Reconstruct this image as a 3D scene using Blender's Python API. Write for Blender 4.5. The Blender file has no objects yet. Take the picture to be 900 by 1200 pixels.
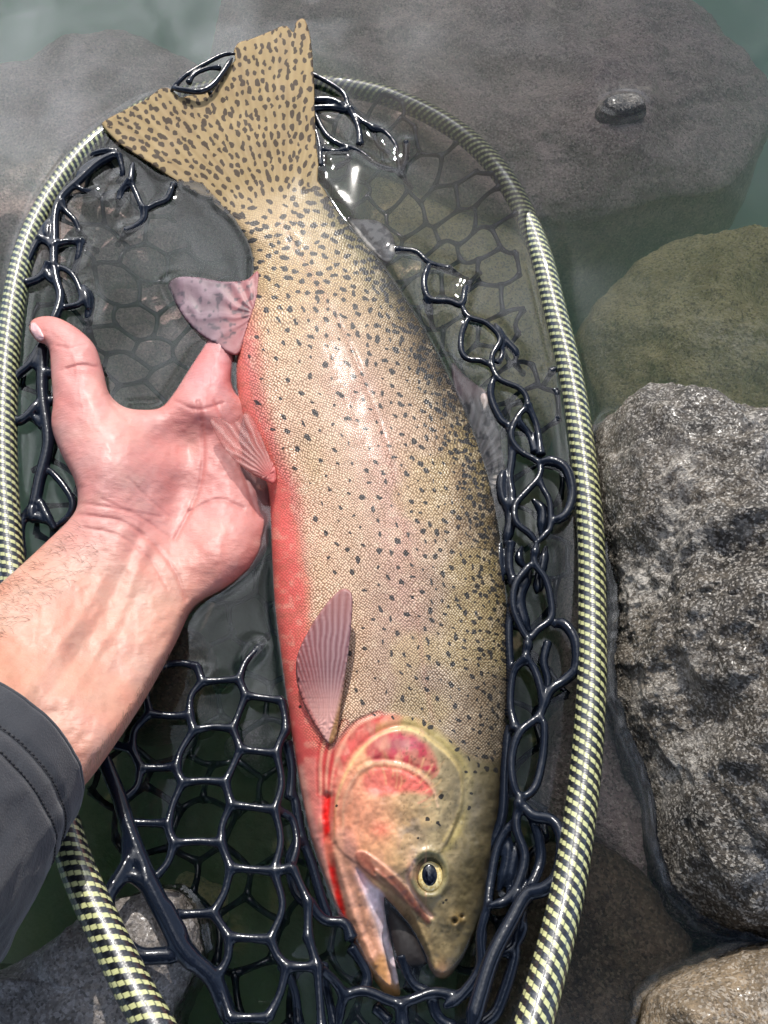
import bpy, math, random
import numpy as np
from mathutils import Vector
from mathutils.bvhtree import BVHTree
random.seed(5); RNG = np.random.default_rng(7)
scn = bpy.context.scene
COL = scn.collection

# ------------------------------------------------------------------ camera
TILT = math.radians(26); DIST = 0.37; TV = 0.60
cam_d = bpy.data.cameras.new('camera'); cam = bpy.data.objects.new('camera', cam_d); COL.objects.link(cam)
cam.location = (0, -DIST * math.sin(TILT), DIST * math.cos(TILT)); cam.rotation_euler = (TILT, 0, 0)
cam_d.sensor_fit = 'VERTICAL'; cam_d.angle = 2 * math.atan(TV); cam_d.clip_start = 0.01; cam_d.clip_end = 200
scn.camera = cam
scn.view_settings.view_transform = 'Standard'; scn.view_settings.look = 'None'
scn.view_settings.exposure = -0.10; scn.view_settings.gamma = 1.0
scn.cycles.use_denoising = True
scn.cycles.max_bounces = 10; scn.cycles.transparent_max_bounces = 24; scn.cycles.volume_bounces = 2
scn.cycles.caustics_reflective = False; scn.cycles.caustics_refractive = False
scn.cycles.sample_clamp_indirect = 4.0

# ------------------------------------------------------------------ sky and sun
SUN_EL, SUN_AZ = math.radians(44), math.radians(-5)      # azimuth from +Y, towards +X
w = bpy.data.worlds.new('World'); scn.world = w; w.use_nodes = True
nt = w.node_tree; N = nt.nodes; L = nt.links
for n in list(N): N.remove(n)
out = N.new('ShaderNodeOutputWorld'); bg = N.new('ShaderNodeBackground'); L.new(bg.outputs[0], out.inputs[0])
sky = N.new('ShaderNodeTexSky'); sky.sky_type = 'NISHITA'; sky.sun_disc = False
sky.sun_elevation = SUN_EL; sky.sun_rotation = SUN_AZ; sky.dust_density = 1.5
tc = N.new('ShaderNodeTexCoord')
nz = N.new('ShaderNodeTexNoise'); nz.inputs['Scale'].default_value = 1.7; nz.inputs['Detail'].default_value = 5; nz.inputs['Roughness'].default_value = 0.5
mp = N.new('ShaderNodeMapping'); mp.inputs['Location'].default_value = (0.55, 0.2, 0.1)
L.new(tc.outputs['Generated'], mp.inputs[0]); L.new(mp.outputs[0], nz.inputs['Vector'])
cr = N.new('ShaderNodeValToRGB'); cr.color_ramp.elements[0].position = 0.40; cr.color_ramp.elements[1].position = 0.56
L.new(nz.outputs['Fac'], cr.inputs[0])
mx = N.new('ShaderNodeMix'); mx.data_type = 'RGBA'
L.new(cr.outputs['Color'], mx.inputs['Factor']); L.new(sky.outputs[0], mx.inputs['A']); 
dt = N.new('ShaderNodeVectorMath'); dt.operation = 'DOT_PRODUCT'; L.new(tc.outputs['Generated'], dt.inputs[0])
dt.inputs[1].default_value = (math.sin(SUN_AZ) * math.cos(SUN_EL), math.cos(SUN_AZ) * math.cos(SUN_EL), math.sin(SUN_EL))
gr = N.new('ShaderNodeMapRange'); gr.interpolation_type = 'SMOOTHERSTEP'; gr.inputs[1].default_value = .62; gr.inputs[2].default_value = 1.0   # clouds are brightest round the sun
L.new(dt.outputs['Value'], gr.inputs[0])
cb = N.new('ShaderNodeMix'); cb.data_type = 'RGBA'; L.new(gr.outputs[0], cb.inputs['Factor']); cb.inputs['A'].default_value = (7.8, 9.6, 13.2, 1); cb.inputs['B'].default_value = (31, 31.5, 33, 1)
n2_ = N.new('ShaderNodeTexNoise'); n2_.inputs['Scale'].default_value = 5.5; n2_.inputs['Detail'].default_value = 4; L.new(mp.outputs[0], n2_.inputs['Vector'])
r2_ = N.new('ShaderNodeMapRange'); r2_.inputs[1].default_value = .38; r2_.inputs[2].default_value = .62; r2_.inputs[3].default_value = .45; r2_.inputs[4].default_value = 1.7; L.new(n2_.outputs['Fac'], r2_.inputs[0])
vm = N.new('ShaderNodeVectorMath'); vm.operation = 'SCALE'; L.new(cb.outputs['Result'], vm.inputs[0]); L.new(r2_.outputs[0], vm.inputs['Scale']); L.new(vm.outputs[0], mx.inputs['B'])
L.new(mx.outputs['Result'], bg.inputs['Color']); bg.inputs['Strength'].default_value = 0.10
sun_d = bpy.data.lights.new('sun', 'SUN'); sun = bpy.data.objects.new('sun', sun_d); COL.objects.link(sun)
sun_d.energy = 4.4; sun_d.angle = math.radians(0.5); sun_d.color = (1.0, 0.955, 0.89)
SD = Vector((math.sin(SUN_AZ) * math.cos(SUN_EL), math.cos(SUN_AZ) * math.cos(SUN_EL), math.sin(SUN_EL)))
sun.rotation_euler = SD.to_track_quat('Z', 'Y').to_euler()

# ------------------------------------------------------------------ helpers
CT, ST = math.cos(TILT), math.sin(TILT); CY, CZ = -DIST * ST, DIST * CT
def P(px, py, z=0.0):
    """point of the place seen in the direction of (px,py) of the 900x1200 photograph, at height z (metres)"""
    px = np.asarray(px, float); py = np.asarray(py, float); z = np.asarray(z, float)
    a = (px - 450) / 600 * TV; b = (600 - py) / 600 * TV
    dx, dy, dz = a, b * CT + ST, b * ST - CT
    k = (z - CZ) / dz
    return np.stack(np.broadcast_arrays(dx * k, CY + dy * k, z), -1)
def lin(c):
    c = np.asarray(c, float) / 255.0
    return np.where(c <= .04045, c / 12.92, ((c + .055) / 1.055) ** 2.4)
def lin4(c, k=1.0): return tuple(float(v) * k for v in lin(c)) + (1.0,)
def sm(a, b, x):
    t = np.clip((x - a) / (b - a), 0, 1); return t * t * (3 - 2 * t)
def spline(pts, n=8, closed=True):
    p = np.asarray(pts, float)
    if closed: q = np.vstack([p[-1], p, p[0], p[1]])
    else: q = np.vstack([2 * p[0] - p[1], p, 2 * p[-1] - p[-2]])
    o = []
    for i in range(1, len(q) - 2):
        a, b, c, d = q[i - 1:i + 3]
        for t in np.arange(n) / n:
            o.append(.5 * (2 * b + (c - a) * t + (2 * a - 5 * b + 4 * c - d) * t * t + (3 * b - a - 3 * c + d) * t ** 3))
    if not closed: o.append(p[-1])
    return np.array(o)
def _h(i, j, k):
    n = (i * 374761393 + j * 668265263 + k * 1274126177) & 0xffffffff
    n = ((n ^ (n >> 13)) * 1103515245) & 0xffffffff
    n = ((n ^ (n >> 16)) * 2654435761) & 0xffffffff
    return ((n ^ (n >> 15)) & 0xffff) / 65535.0
def vnoise(x, y, z):
    x, y, z = np.broadcast_arrays(np.asarray(x, float), y, z)
    i, j, k = [np.floor(v).astype(np.int64) for v in (x, y, z)]
    u, v, t = [q * q * (3 - 2 * q) for q in (x - i, y - j, z - k)]
    def g(a, b, c): return _h(i + a, j + b, k + c)
    x0 = g(0,0,0)*(1-u)+g(1,0,0)*u; x1 = g(0,1,0)*(1-u)+g(1,1,0)*u
    x2 = g(0,0,1)*(1-u)+g(1,0,1)*u; x3 = g(0,1,1)*(1-u)+g(1,1,1)*u
    return ((x0*(1-v)+x1*v)*(1-t) + (x2*(1-v)+x3*v)*t) * 2 - 1
def fbm(x, y, z=0.0, o=4, g=.5):
    s, a, f = 0, 1, 1.0
    for q in range(o):
        s = s + a * vnoise(np.asarray(x) * f + 17.3 * q, np.asarray(y) * f - 9.1 * q, np.asarray(z) * f + 3.7 * q); a *= g; f *= 2.03
    return s
def seg_dist(p, poly, closed=True, chunk=20000):
    """distance, nearest point, index parameter of the closest place on a polyline"""
    a = poly if closed else poly[:-1]; b = np.roll(poly, -1, 0) if closed else poly[1:]
    ab = b - a; l2 = (ab ** 2).sum(1) + 1e-9
    D = np.empty(len(p)); Q = np.empty((len(p), 2)); I = np.empty(len(p))
    for s in range(0, len(p), chunk):
        x = p[s:s + chunk, None, :]
        t = np.clip(((x - a) * ab).sum(2) / l2, 0, 1)
        c = a + ab * t[..., None]; d2 = ((x - c) ** 2).sum(2)
        k = d2.argmin(1); r = np.arange(len(k))
        D[s:s + chunk] = np.sqrt(d2[r, k]); Q[s:s + chunk] = c[r, k]; I[s:s + chunk] = k + t[r, k]
    return D, Q, I
def inside(x, y, poly):
    c = np.zeros(np.shape(x), bool); n = len(poly)
    for i in range(n):
        x1, y1 = poly[i]; x2, y2 = poly[(i + 1) % n]
        if y1 == y2: continue
        m = (y1 > y) != (y2 > y)
        c ^= m & (x < (x2 - x1) * (y - y1) / (y2 - y1) + x1)
    return c
def mesh_obj(name, verts, faces, mat=None, parent=None, smooth=True, attrs=None, uv=None):
    me = bpy.data.meshes.new(name)
    verts = np.asarray(verts, np.float32)
    if isinstance(faces, list) and len(faces) and not all(len(f) == len(faces[0]) for f in faces):
        me.from_pydata(verts.tolist(), [], faces); tot = None
    else:
        faces = np.asarray(faces, np.int32); k = faces.shape[1]
        me.vertices.add(len(verts)); me.vertices.foreach_set('co', verts.ravel())
        me.loops.add(faces.size); me.loops.foreach_set('vertex_index', faces.ravel())
        me.polygons.add(len(faces)); me.polygons.foreach_set('loop_start', np.arange(0, faces.size, k, dtype=np.int32))
        me.update(calc_edges=True); me.validate()
    me.polygons.foreach_set('use_smooth', np.full(len(me.polygons), smooth))
    for k_, v in (attrs or {}).items():
        v = np.asarray(v, np.float32)
        if v.ndim == 2:
            a = me.attributes.new(k_, 'FLOAT_COLOR', 'POINT'); c = np.ones((len(v), 4), np.float32); c[:, :3] = v; a.data.foreach_set('color', c.ravel())
        else:
            a = me.attributes.new(k_, 'FLOAT', 'POINT'); a.data.foreach_set('value', v)
    if uv is not None:
        li = np.empty(len(me.loops), np.int32); me.loops.foreach_get('vertex_index', li)
        l = me.uv_layers.new(name='UVMap'); l.data.foreach_set('uv', np.asarray(uv, np.float32)[li].ravel())
    if mat: me.materials.append(mat)
    o = bpy.data.objects.new(name, me); COL.objects.link(o)
    if parent: o.parent = parent
    return o
def tag(o, label=None, cat=None, group=None, kind=None):
    for k, v in (('label', label), ('category', cat), ('group', group), ('kind', kind)):
        if v: o[k] = v
    return o
def empty(name, label, cat, group=None):
    o = bpy.data.objects.new(name, None); COL.objects.link(o); o.empty_display_size = .01
    return tag(o, label, cat, group)
def tri_quads(nu, nv, wrap_u=False, off=0):
    i, j = np.meshgrid(np.arange(nu if wrap_u else nu - 1), np.arange(nv - 1), indexing='ij')
    a = i * nv + j; b = ((i + 1) % nu) * nv + j
    return np.stack([a, b, b + 1, a + 1], -1).reshape(-1, 4) + off

def poisson_h(poly, step):
    lo = poly.min(0) - 2 * step; hi = poly.max(0) + 2 * step
    def solve(st, init=None):
        xs = np.arange(lo[0], hi[0] + st, st); ys = np.arange(lo[1], hi[1] + st, st)
        X, Y = np.meshgrid(xs, ys, indexing='ij'); m = inside(X, Y, poly)
        f = np.zeros(X.shape)
        if init is not None:
            xs0, ys0, f0 = init; f = bil(f0, (X - xs0[0]) / (xs0[1] - xs0[0]), (Y - ys0[0]) / (ys0[1] - ys0[0]))
        return xs, ys, m, f * m
    init = None
    for lvl, it in ((4, 500), (2, 400), (1, 300)):
        xs, ys, m, f = solve(step * lvl, init); s2 = (step * lvl) ** 2
        for _ in range(it):
            g = np.zeros_like(f); g[1:-1, 1:-1] = .25 * (f[2:, 1:-1] + f[:-2, 1:-1] + f[1:-1, 2:] + f[1:-1, :-2] + s2); f = g * m
        init = (xs, ys, f)
    X, Y = np.meshgrid(xs, ys, indexing='ij'); pts = np.stack([X.ravel(), Y.ravel()], 1)
    D = seg_dist(pts, poly)[0].reshape(X.shape)
    ok = m & (D > 1.6 * step); psi = np.where(ok, f / np.maximum(D, 1e-3), 0); w_ = ok.astype(float)
    for _ in range(14):                                   # carry the smooth factor outwards
        s = sum(np.roll(psi * (w_ > 0), r, a) for r in (1, -1) for a in (0, 1)); c = sum(np.roll((w_ > 0) * 1., r, a) for r in (1, -1) for a in (0, 1))
        new = (w_ == 0) & (c > 0); psi = np.where(new, s / np.maximum(c, 1), psi); w_ = np.where(new, 1, w_)
    return xs, ys, psi
def bil(F, u, v):
    u = np.clip(u, 0, F.shape[0] - 1.001); v = np.clip(v, 0, F.shape[1] - 1.001)
    i = u.astype(int); j = v.astype(int); a = u - i; b = v - j
    return F[i, j]*(1-a)*(1-b) + F[i+1, j]*a*(1-b) + F[i, j+1]*(1-a)*b + F[i+1, j+1]*a*b
def pillow(poly, sp=1.25, D0=12, pstep=4):
    """closed inflated surface over a 2D outline: pts (N,2), roundness h (N), quads of the top, boundary flag"""
    poly = np.asarray(poly, float)
    lo = poly.min(0) - sp; hi = poly.max(0) + sp
    xs = np.arange(lo[0], hi[0] + sp, sp); ys = np.arange(lo[1], hi[1] + sp, sp)
    X, Y = np.meshgrid(xs, ys, indexing='ij')
    m = inside(X, Y, poly)
    cells = m[:-1, :-1] & m[1:, :-1] & m[:-1, 1:] & m[1:, 1:]
    I, J = np.nonzero(cells); ny = X.shape[1]
    q = np.stack([I * ny + J, (I + 1) * ny + J, (I + 1) * ny + J + 1, I * ny + J + 1], 1)
    used, inv = np.unique(q, return_inverse=True); q = inv.reshape(-1, 4)
    pts = np.stack([X.ravel()[used], Y.ravel()[used]], 1)
    d, near, _ = seg_dist(pts, poly)
    e = np.sort(np.concatenate([q[:, [0, 1]], q[:, [1, 2]], q[:, [2, 3]], q[:, [3, 0]]]), 1)
    key, cnt = np.unique(e[:, 0] * 10_000_000 + e[:, 1], return_counts=True)
    be = key[cnt == 1]; bnd = np.zeros(len(pts), bool); bnd[be // 10_000_000] = True; bnd[be % 10_000_000] = True
    x = np.clip(d / D0, 0, 1); d2 = np.where(d < D0, D0 * x * x * (2 - x), d); d2[bnd] = 0
    dirv = (pts - near) / np.maximum(d, 1e-6)[:, None]
    pts = near + dirv * d2[:, None]
    gx, gy, psi = poisson_h(poly, pstep)
    h = np.sqrt(np.maximum(2 * d2 * bil(psi, (pts[:, 0] - gx[0]) / pstep, (pts[:, 1] - gy[0]) / pstep), 0))
    return pts, h, q, bnd
def close_back(top, back, q, bnd):
    """joins top vertices and back vertices along the shared rim"""
    n = len(top); idx = np.full(n, -1); ins = ~bnd; idx[ins] = n + np.arange(ins.sum()); idx[bnd] = np.nonzero(bnd)[0]
    V = np.vstack([top, back[ins]]); F = np.vstack([q[:, ::-1], idx[q]])
    return V, F, np.concatenate([np.arange(n), np.nonzero(ins)[0]])
def tube(path, rad, seg=8, caps=True):
    p = np.asarray(path, float); n = len(p); r = np.broadcast_to(np.asarray(rad, float), (n,))
    t = np.gradient(p, axis=0); t /= np.linalg.norm(t, axis=1)[:, None] + 1e-12
    up = np.array([0, 0, 1.0]); s = np.cross(t, up); bad = np.linalg.norm(s, axis=1) < .05; s[bad] = np.cross(t[bad], [1.0, 0, 0])
    s /= np.linalg.norm(s, axis=1)[:, None]; b = np.cross(s, t)
    a = np.arange(seg) * 2 * math.pi / seg
    V = p[:, None, :] + r[:, None, None] * (np.cos(a)[None, :, None] * s[:, None, :] + np.sin(a)[None, :, None] * b[:, None, :])
    V = V.reshape(-1, 3)
    i, j = np.meshgrid(np.arange(n - 1), np.arange(seg), indexing='ij')
    A = i * seg + j; B = i * seg + (j + 1) % seg
    F = np.stack([A, B, B + seg, A + seg], -1).reshape(-1, 4)
    if caps:
        V = np.vstack([V, p[0] - t[0] * r[0] * .5, p[-1] + t[-1] * r[-1] * .5]); c0, c1 = len(V) - 2, len(V) - 1
        j = np.arange(seg)
        F = np.vstack([F, np.stack([(j + 1) % seg, j, np.full(seg, c0), np.full(seg, c0)], 1)[:, [0, 1, 2, 2]], np.stack([(n - 1) * seg + j, (n - 1) * seg + (j + 1) % seg, np.full(seg, c1), np.full(seg, c1)], 1)])
    return V, F
class Soup:
    def __init__(s): s.v = []; s.f = []; s.n = 0
    def add(s, V, F):
        F = np.asarray(F); t = np.vstack([F[:, [0, 1, 2]], F[:, [0, 2, 3]]]); t = t[(t[:, 0] != t[:, 1]) & (t[:, 1] != t[:, 2]) & (t[:, 0] != t[:, 2])]
        s.v.append(np.asarray(V)); s.f.append(t + s.n); s.n += len(V)
    def build(s, name, mat, parent=None, **k): return mesh_obj(name, np.vstack(s.v), np.vstack(s.f), mat, parent, **k)

# ------------------------------------------------------------------ materials
class M:
    def __init__(s, name):
        s.m = bpy.data.materials.new(name); s.m.use_nodes = True; s.nt = s.m.node_tree
        s.b = s.nt.nodes['Principled BSDF']; s.o = s.nt.nodes['Material Output']
    def n(s, t, **k):
        x = s.nt.nodes.new(t)
        for a, v in k.items():
            if hasattr(x, a) and a not in ('Scale',): setattr(x, a, v)
        return x
    def set(s, node, **k):
        for a, v in k.items(): node.inputs[a.replace('_', ' ')].default_value = v
        return node
    def l(s, a, b): s.nt.links.new(a, b)
    def math(s, op, a, b=None, c=None, clamp=False):
        x = s.n('ShaderNodeMath', operation=op); x.use_clamp = clamp
        for i, v in enumerate((a, b, c)):
            if v is None: continue
            if isinstance(v, (int, float)): x.inputs[i].default_value = v
            else: s.l(v, x.inputs[i])
        return x.outputs[0]
    def mix(s, f, a, b, blend='MIX'):
        x = s.n('ShaderNodeMix'); x.data_type = 'RGBA'; x.blend_type = blend
        for v, i in ((f, 'Factor'), (a, 'A'), (b, 'B')):
            sock = [q for q in x.inputs if q.name == i and q.enabled][0]
            if isinstance(v, (int, float)): sock.default_value = v
            elif isinstance(v, tuple): sock.default_value = v
            else: s.l(v, sock)
        return [q for q in x.outputs if q.enabled][0]
    def ramp(s, f, *st):
        x = s.n('ShaderNodeValToRGB'); e = x.color_ramp.elements
        while len(e) < len(st): e.new(.5)
        for i, (p_, c) in enumerate(st): e[i].position = p_; e[i].color = c if isinstance(c, tuple) else (c, c, c, 1)
        s.l(f, x.inputs[0]); return x.outputs[0]
    def noise(s, vec, scale, detail=4, rough=.55, dist=0):
        x = s.n('ShaderNodeTexNoise'); s.set(x, Scale=scale, Detail=detail, Roughness=rough, Distortion=dist)
        if vec is not None: s.l(vec, x.inputs['Vector'])
        return x.outputs['Fac']
    def obj(s): return s.n('ShaderNodeTexCoord').outputs['Object']
    def attr(s, name, out='Color'):
        x = s.n('ShaderNodeAttribute'); x.attribute_name = name; return x.outputs[out]
    def bump(s, h, strength, dist, normal=None):
        x = s.n('ShaderNodeBump'); s.set(x, Strength=strength, Distance=dist); s.l(h, x.inputs['Height'])
        if normal is not None: s.l(normal, x.inputs['Normal'])
        return x.outputs[0]
    def p(s, **k):
        for a, v in k.items():
            i = s.b.inputs[a.replace('_', ' ')]
            if isinstance(v, (int, float, tuple)): i.default_value = v
            else: s.l(v, i)
        return s.m

def mat_fish():
    m = M('trout_skin'); col = m.attr('Col'); sc = m.attr('scaly', 'Fac'); spot = m.attr('spot', 'Fac')
    uv = m.n('ShaderNodeUVMap').outputs[0]
    v = m.n('ShaderNodeTexVoronoi'); v.voronoi_dimensions = '2D'; m.set(v, Scale=1.0, Randomness=0.42)
    wn = m.n('ShaderNodeTexNoise'); m.set(wn, Scale=.05, Detail=2); m.l(uv, wn.inputs['Vector']); wa = m.n('ShaderNodeVectorMath', operation='MULTIPLY_ADD'); m.l(wn.outputs['Color'], wa.inputs[0]); wa.inputs[1].default_value = (5, 5, 0); m.l(uv, wa.inputs[2]); m.l(wa.outputs[0], v.inputs['Vector'])
    d = v.outputs['Distance']
    rnd = m.n('ShaderNodeSeparateColor'); m.l(v.outputs['Color'], rnd.inputs[0])
    edge = m.ramp(d, (0.20, 1.0), (0.52, 0.0))
    pal = m.mix(m.math('MULTIPLY', rnd.outputs[0], .5), (1.25, 1.22, 1.16, 1), (1.62, 1.56, 1.46, 1))
    mul = m.mix(edge, (0.50, 0.42, 0.33, 1), pal)
    f = m.mix(sc, (1, 1, 1, 1), mul)
    c = m.mix(1.0, col, f, 'MULTIPLY')
    sp = m.ramp(spot, (0.35, 0.0), (0.62, 1.0))
    spc = m.mix(m.math('MULTIPLY', edge, .35), (.010, .009, .009, 1), (.045, .038, .030, 1))
    spc = m.mix(m.attr('tail', 'Fac'), spc, (.050, .034, .024, 1))
    c = m.mix(m.math('MULTIPLY', sp, .95), c, spc)
    ob = m.obj(); nf = m.noise(ob, 900, 3)
    hgt = m.math('MULTIPLY', edge, m.math('MULTIPLY', sc, 1.0))
    nrm = m.bump(hgt, .55, .0004, m.bump(nf, .25, .00025))
    rg = m.math('ADD', m.math('MULTIPLY_ADD', m.noise(ob, 60, 3), .25, .42), m.math('MULTIPLY', m.attr('tail', 'Fac'), .12), clamp=True)
    return m.p(Base_Color=c, Roughness=rg, Normal=nrm, Coat_Weight=m.math('MULTIPLY_ADD', m.attr('tail', 'Fac'), -.38, .38), Coat_Roughness=.22, Coat_Normal=nrm, Specular_IOR_Level=m.math('MULTIPLY_ADD', m.attr('tail', 'Fac'), -.28, .42), Subsurface_Weight=.06, Subsurface_Radius=(.004, .002, .001), Subsurface_Scale=.5)
def mat_fin(name, alpha=1.0, rough=.5):
    m = M(name); c = m.attr('Col'); a = m.attr('alpha', 'Fac')
    nf = m.noise(m.obj(), 700, 3)
    return m.p(Base_Color=c, Roughness=rough, Alpha=a, Coat_Weight=.06, Coat_Roughness=.3, Specular_IOR_Level=.3, Normal=m.bump(nf, .3, .0003), Subsurface_Weight=.1, Subsurface_Radius=(.004, .002, .002), Subsurface_Scale=.5)
def mat_simple(name, rgb, rough=.4, coat=0, bump=0, bscale=300, metallic=0):
    m = M(name); nf = m.noise(m.obj(), bscale, 4)
    c = m.mix(nf, tuple(v * .8 for v in rgb) + (1,), tuple(min(1, v * 1.2) for v in rgb) + (1,))
    k = dict(Base_Color=c, Roughness=rough, Coat_Weight=coat, Coat_Roughness=.05, Metallic=metallic)
    if bump: k['Normal'] = m.bump(nf, bump, .0006)
    return m.p(**k)
def mat_rubber():
    m = M('black_rubber'); ob = m.obj(); nf = m.noise(ob, 500, 4); n2 = m.noise(ob, 90, 3)
    c = m.mix(n2, (.0025, .004, .009, 1), (.008, .012, .022, 1))
    return m.p(Base_Color=c, Roughness=m.math('MULTIPLY_ADD', n2, .16, .09), Normal=m.bump(nf, .35, .0004), Coat_Weight=.12, Coat_Roughness=.05, Specular_IOR_Level=.32)
def mat_hoop():
    m = M('woven_carbon'); uv = m.n('ShaderNodeUVMap').outputs[0]
    sx = m.n('ShaderNodeSeparateXYZ'); m.l(uv, sx.inputs[0])
    wob = m.math('MULTIPLY_ADD', m.noise(uv, .35, 2), .5, -.25)
    u = m.math('ADD', sx.outputs[0], wob); v = m.math('ADD', sx.outputs[1], wob)   # u: tows around, v: tows along
    fu, fv = m.math('FLOOR', u), m.math('FLOOR', v); fru0 = m.math('FRACT', u)
    s = m.math('MULTIPLY_ADD', fu, -.34, m.math('MULTIPLY_ADD', v, .25, m.math('MULTIPLY', fru0, -.24))); md = m.math('FRACT', s)
    yel = m.ramp(m.math('ABSOLUTE', m.math('MULTIPLY_ADD', md, 2.0, -1.0)), (.38, 1.0), (.48, 0.0))
    fru, frv = m.math('FRACT', u), m.math('FRACT', v)
    pu = m.math('SUBTRACT', 1.0, m.math('POWER', m.math('ABSOLUTE', m.math('MULTIPLY_ADD', fru, 2., -1.)), 3.0))
    pv = m.math('SUBTRACT', 1.0, m.math('POWER', m.math('ABSOLUTE', m.math('MULTIPLY_ADD', frv, 2., -1.)), 3.0))
    hgt = m.math('MULTIPLY', pu, pv)
    nn = m.noise(uv, 1.2, 3)
    ycol = m.mix(nn, (.34, .35, .14, 1), (.66, .66, .34, 1))
    ycol = m.mix(m.ramp(pu, (0, .0), (.75, 1.0)), (.06, .065, .03, 1), ycol)
    bcol = m.mix(m.ramp(nn, (.50, 0.0), (.75, 1.0)), (.004, .005, .008, 1), (.035, .04, .052, 1))
    c = m.mix(yel, bcol, ycol)
    return m.p(Base_Color=c, Roughness=.35, Coat_Weight=1.0, Coat_Roughness=.03, Normal=m.bump(hgt, .12, .0005), Coat_Normal=m.bump(m.noise(m.obj(), 120, 2), .15, .0004))
def mat_skin():
    m = M('skin'); ob = m.obj(); c = m.attr('Col'); wet = m.attr('wet', 'Fac')
    v = m.n('ShaderNodeTexVoronoi'); v.feature = 'DISTANCE_TO_EDGE'; m.set(v, Scale=900, Randomness=1.0); m.l(ob, v.inputs['Vector'])
    mpn = m.n('ShaderNodeMapping'); mpn.inputs['Rotation'].default_value = (0, 0, math.radians(-35)); mpn.inputs['Scale'].default_value = (1, 3.0, 1); m.l(ob, mpn.inputs[0])
    lines = m.noise(mpn.outputs[0], 260, 4, .6); mot = m.noise(ob, 75, 4, .6); mot2 = m.noise(ob, 300, 4, .6)
    cc = m.mix(m.ramp(mot, (.35, 0.), (.65, 1.)), m.mix(1., c, (1.06, .93, .92, 1), 'MULTIPLY'), m.mix(1., c, (.97, 1.05, 1.06, 1), 'MULTIPLY'))
    cc = m.mix(m.ramp(mot2, (.4, 0.), (.7, .5)), cc, m.mix(1., cc, (.92, .78, .76, 1), 'MULTIPLY'))
    n = m.bump(v.outputs['Distance'], .18, .0004, m.bump(lines, .38, .0007))
    rg = m.mix(wet, m.ramp(mot2, (.3, .42), (.7, .55)), m.ramp(mot2, (.3, .50), (.7, .62)))
    return m.p(Base_Color=cc, Roughness=rg, Normal=n, Subsurface_Weight=.15, Subsurface_Radius=(.006, .0022, .0012), Subsurface_Scale=.6, Coat_Weight=m.math('MULTIPLY', wet, .12), Coat_Roughness=.3)
def mat_cloth():
    m = M('sleeve_fabric'); ob = m.obj(); wv = m.n('ShaderNodeTexWave'); m.set(wv, Scale=900, Distortion=.6); m.l(ob, wv.inputs['Vector'])
    nf = m.noise(ob, 1500, 3); n2 = m.noise(ob, 25, 4)
    c = m.mix(n2, (.012, .0135, .018, 1), (.022, .0245, .031, 1))
    c = m.mix(m.math('MULTIPLY', nf, .5), c, (.045, .049, .058, 1))
    return m.p(Base_Color=c, Roughness=.75, Sheen_Weight=.25, Normal=m.bump(nf, .5, .0004, m.bump(wv.outputs['Fac'], .15, .0002)))
def mat_rock(name, dark, mid, light, sp=.35, wet=0.15, grain=1.0, seed=0.0, lich=.55, rough=.7, bs=.9, dk=.55):
    m = M(name); ob = m.obj()
    mpn = m.n('ShaderNodeMapping'); mpn.inputs['Location'].default_value = (seed, seed * .7, -seed); m.l(ob, mpn.inputs[0]); q = mpn.outputs[0]
    a = m.noise(q, 26, 7, .72); b = m.noise(q, 100 * grain, 6, .75); g = m.noise(q, 480 * grain, 4, .7); pt = m.noise(q, 14, 5, .6, .6)
    vo = m.n('ShaderNodeTexVoronoi'); m.set(vo, Scale=1300 * grain, Randomness=1.0); m.l(q, vo.inputs['Vector'])
    vs = m.n('ShaderNodeSeparateColor'); m.l(vo.outputs['Color'], vs.inputs[0])
    c = m.mix(m.ramp(a, (.35, 0.), (.65, 1.)), dark, mid)
    c = m.mix(m.ramp(b, (.42, 0.), (.62, 1.)), m.mix(1., c, (dk, dk, dk, 1), 'MULTIPLY'), c)
    c = m.mix(m.math('MULTIPLY', m.ramp(vs.outputs[0], (.62, 0.), (.8, 1.)), sp), c, light)
    c = m.mix(m.math('MULTIPLY', m.ramp(vs.outputs[1], (.72, 0.), (.85, 1.)), .6), c, m.mix(1., c, (.25, .24, .23, 1), 'MULTIPLY'))
    c = m.mix(m.math('MULTIPLY', m.ramp(pt, (lich, 0.), (lich + .10, 1.)), m.ramp(m.noise(q, 260 * grain, 5, .75), (.42, .0), (.62, .85))), c, light)
    h = m.math('ADD', m.math('MULTIPLY', b, 1.0), m.math('MULTIPLY', g, .6))
    wl = m.attr('wet', 'Fac')
    c = m.mix(m.math('MULTIPLY', wl, .75), c, m.mix(1., c, (.33, .31, .27, 1), 'MULTIPLY'))
    rr = m.math('SUBTRACT', rough, m.math('MULTIPLY', wl, rough - .22))
    return m.p(Base_Color=c, Roughness=rr, Normal=m.bump(h, bs, .004), Coat_Weight=wet, Coat_Roughness=.2)
def mat_water():
    m = M('water'); m.nt.nodes.remove(m.b)
    fr = m.n('ShaderNodeFresnel'); fr.inputs['IOR'].default_value = 1.44
    gl = m.n('ShaderNodeBsdfGlossy'); gl.inputs['Roughness'].default_value = .025
    tr = m.n('ShaderNodeBsdfTransparent'); mx_ = m.n('ShaderNodeMixShader')
    m.l(fr.outputs[0], mx_.inputs[0]); m.l(tr.outputs[0], mx_.inputs[1]); m.l(gl.outputs[0], mx_.inputs[2]); m.l(mx_.outputs[0], m.o.inputs['Surface'])
    pv = m.n('ShaderNodeVolumePrincipled')
    m.set(pv, Color=(.48, .86, .52, 1), Density=4.7, Anisotropy=.2)
    pv.inputs['Absorption Color'].default_value = (.55, .92, .66, 1)
    m.l(pv.outputs[0], m.o.inputs['Volume'])
    return m.m

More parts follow.
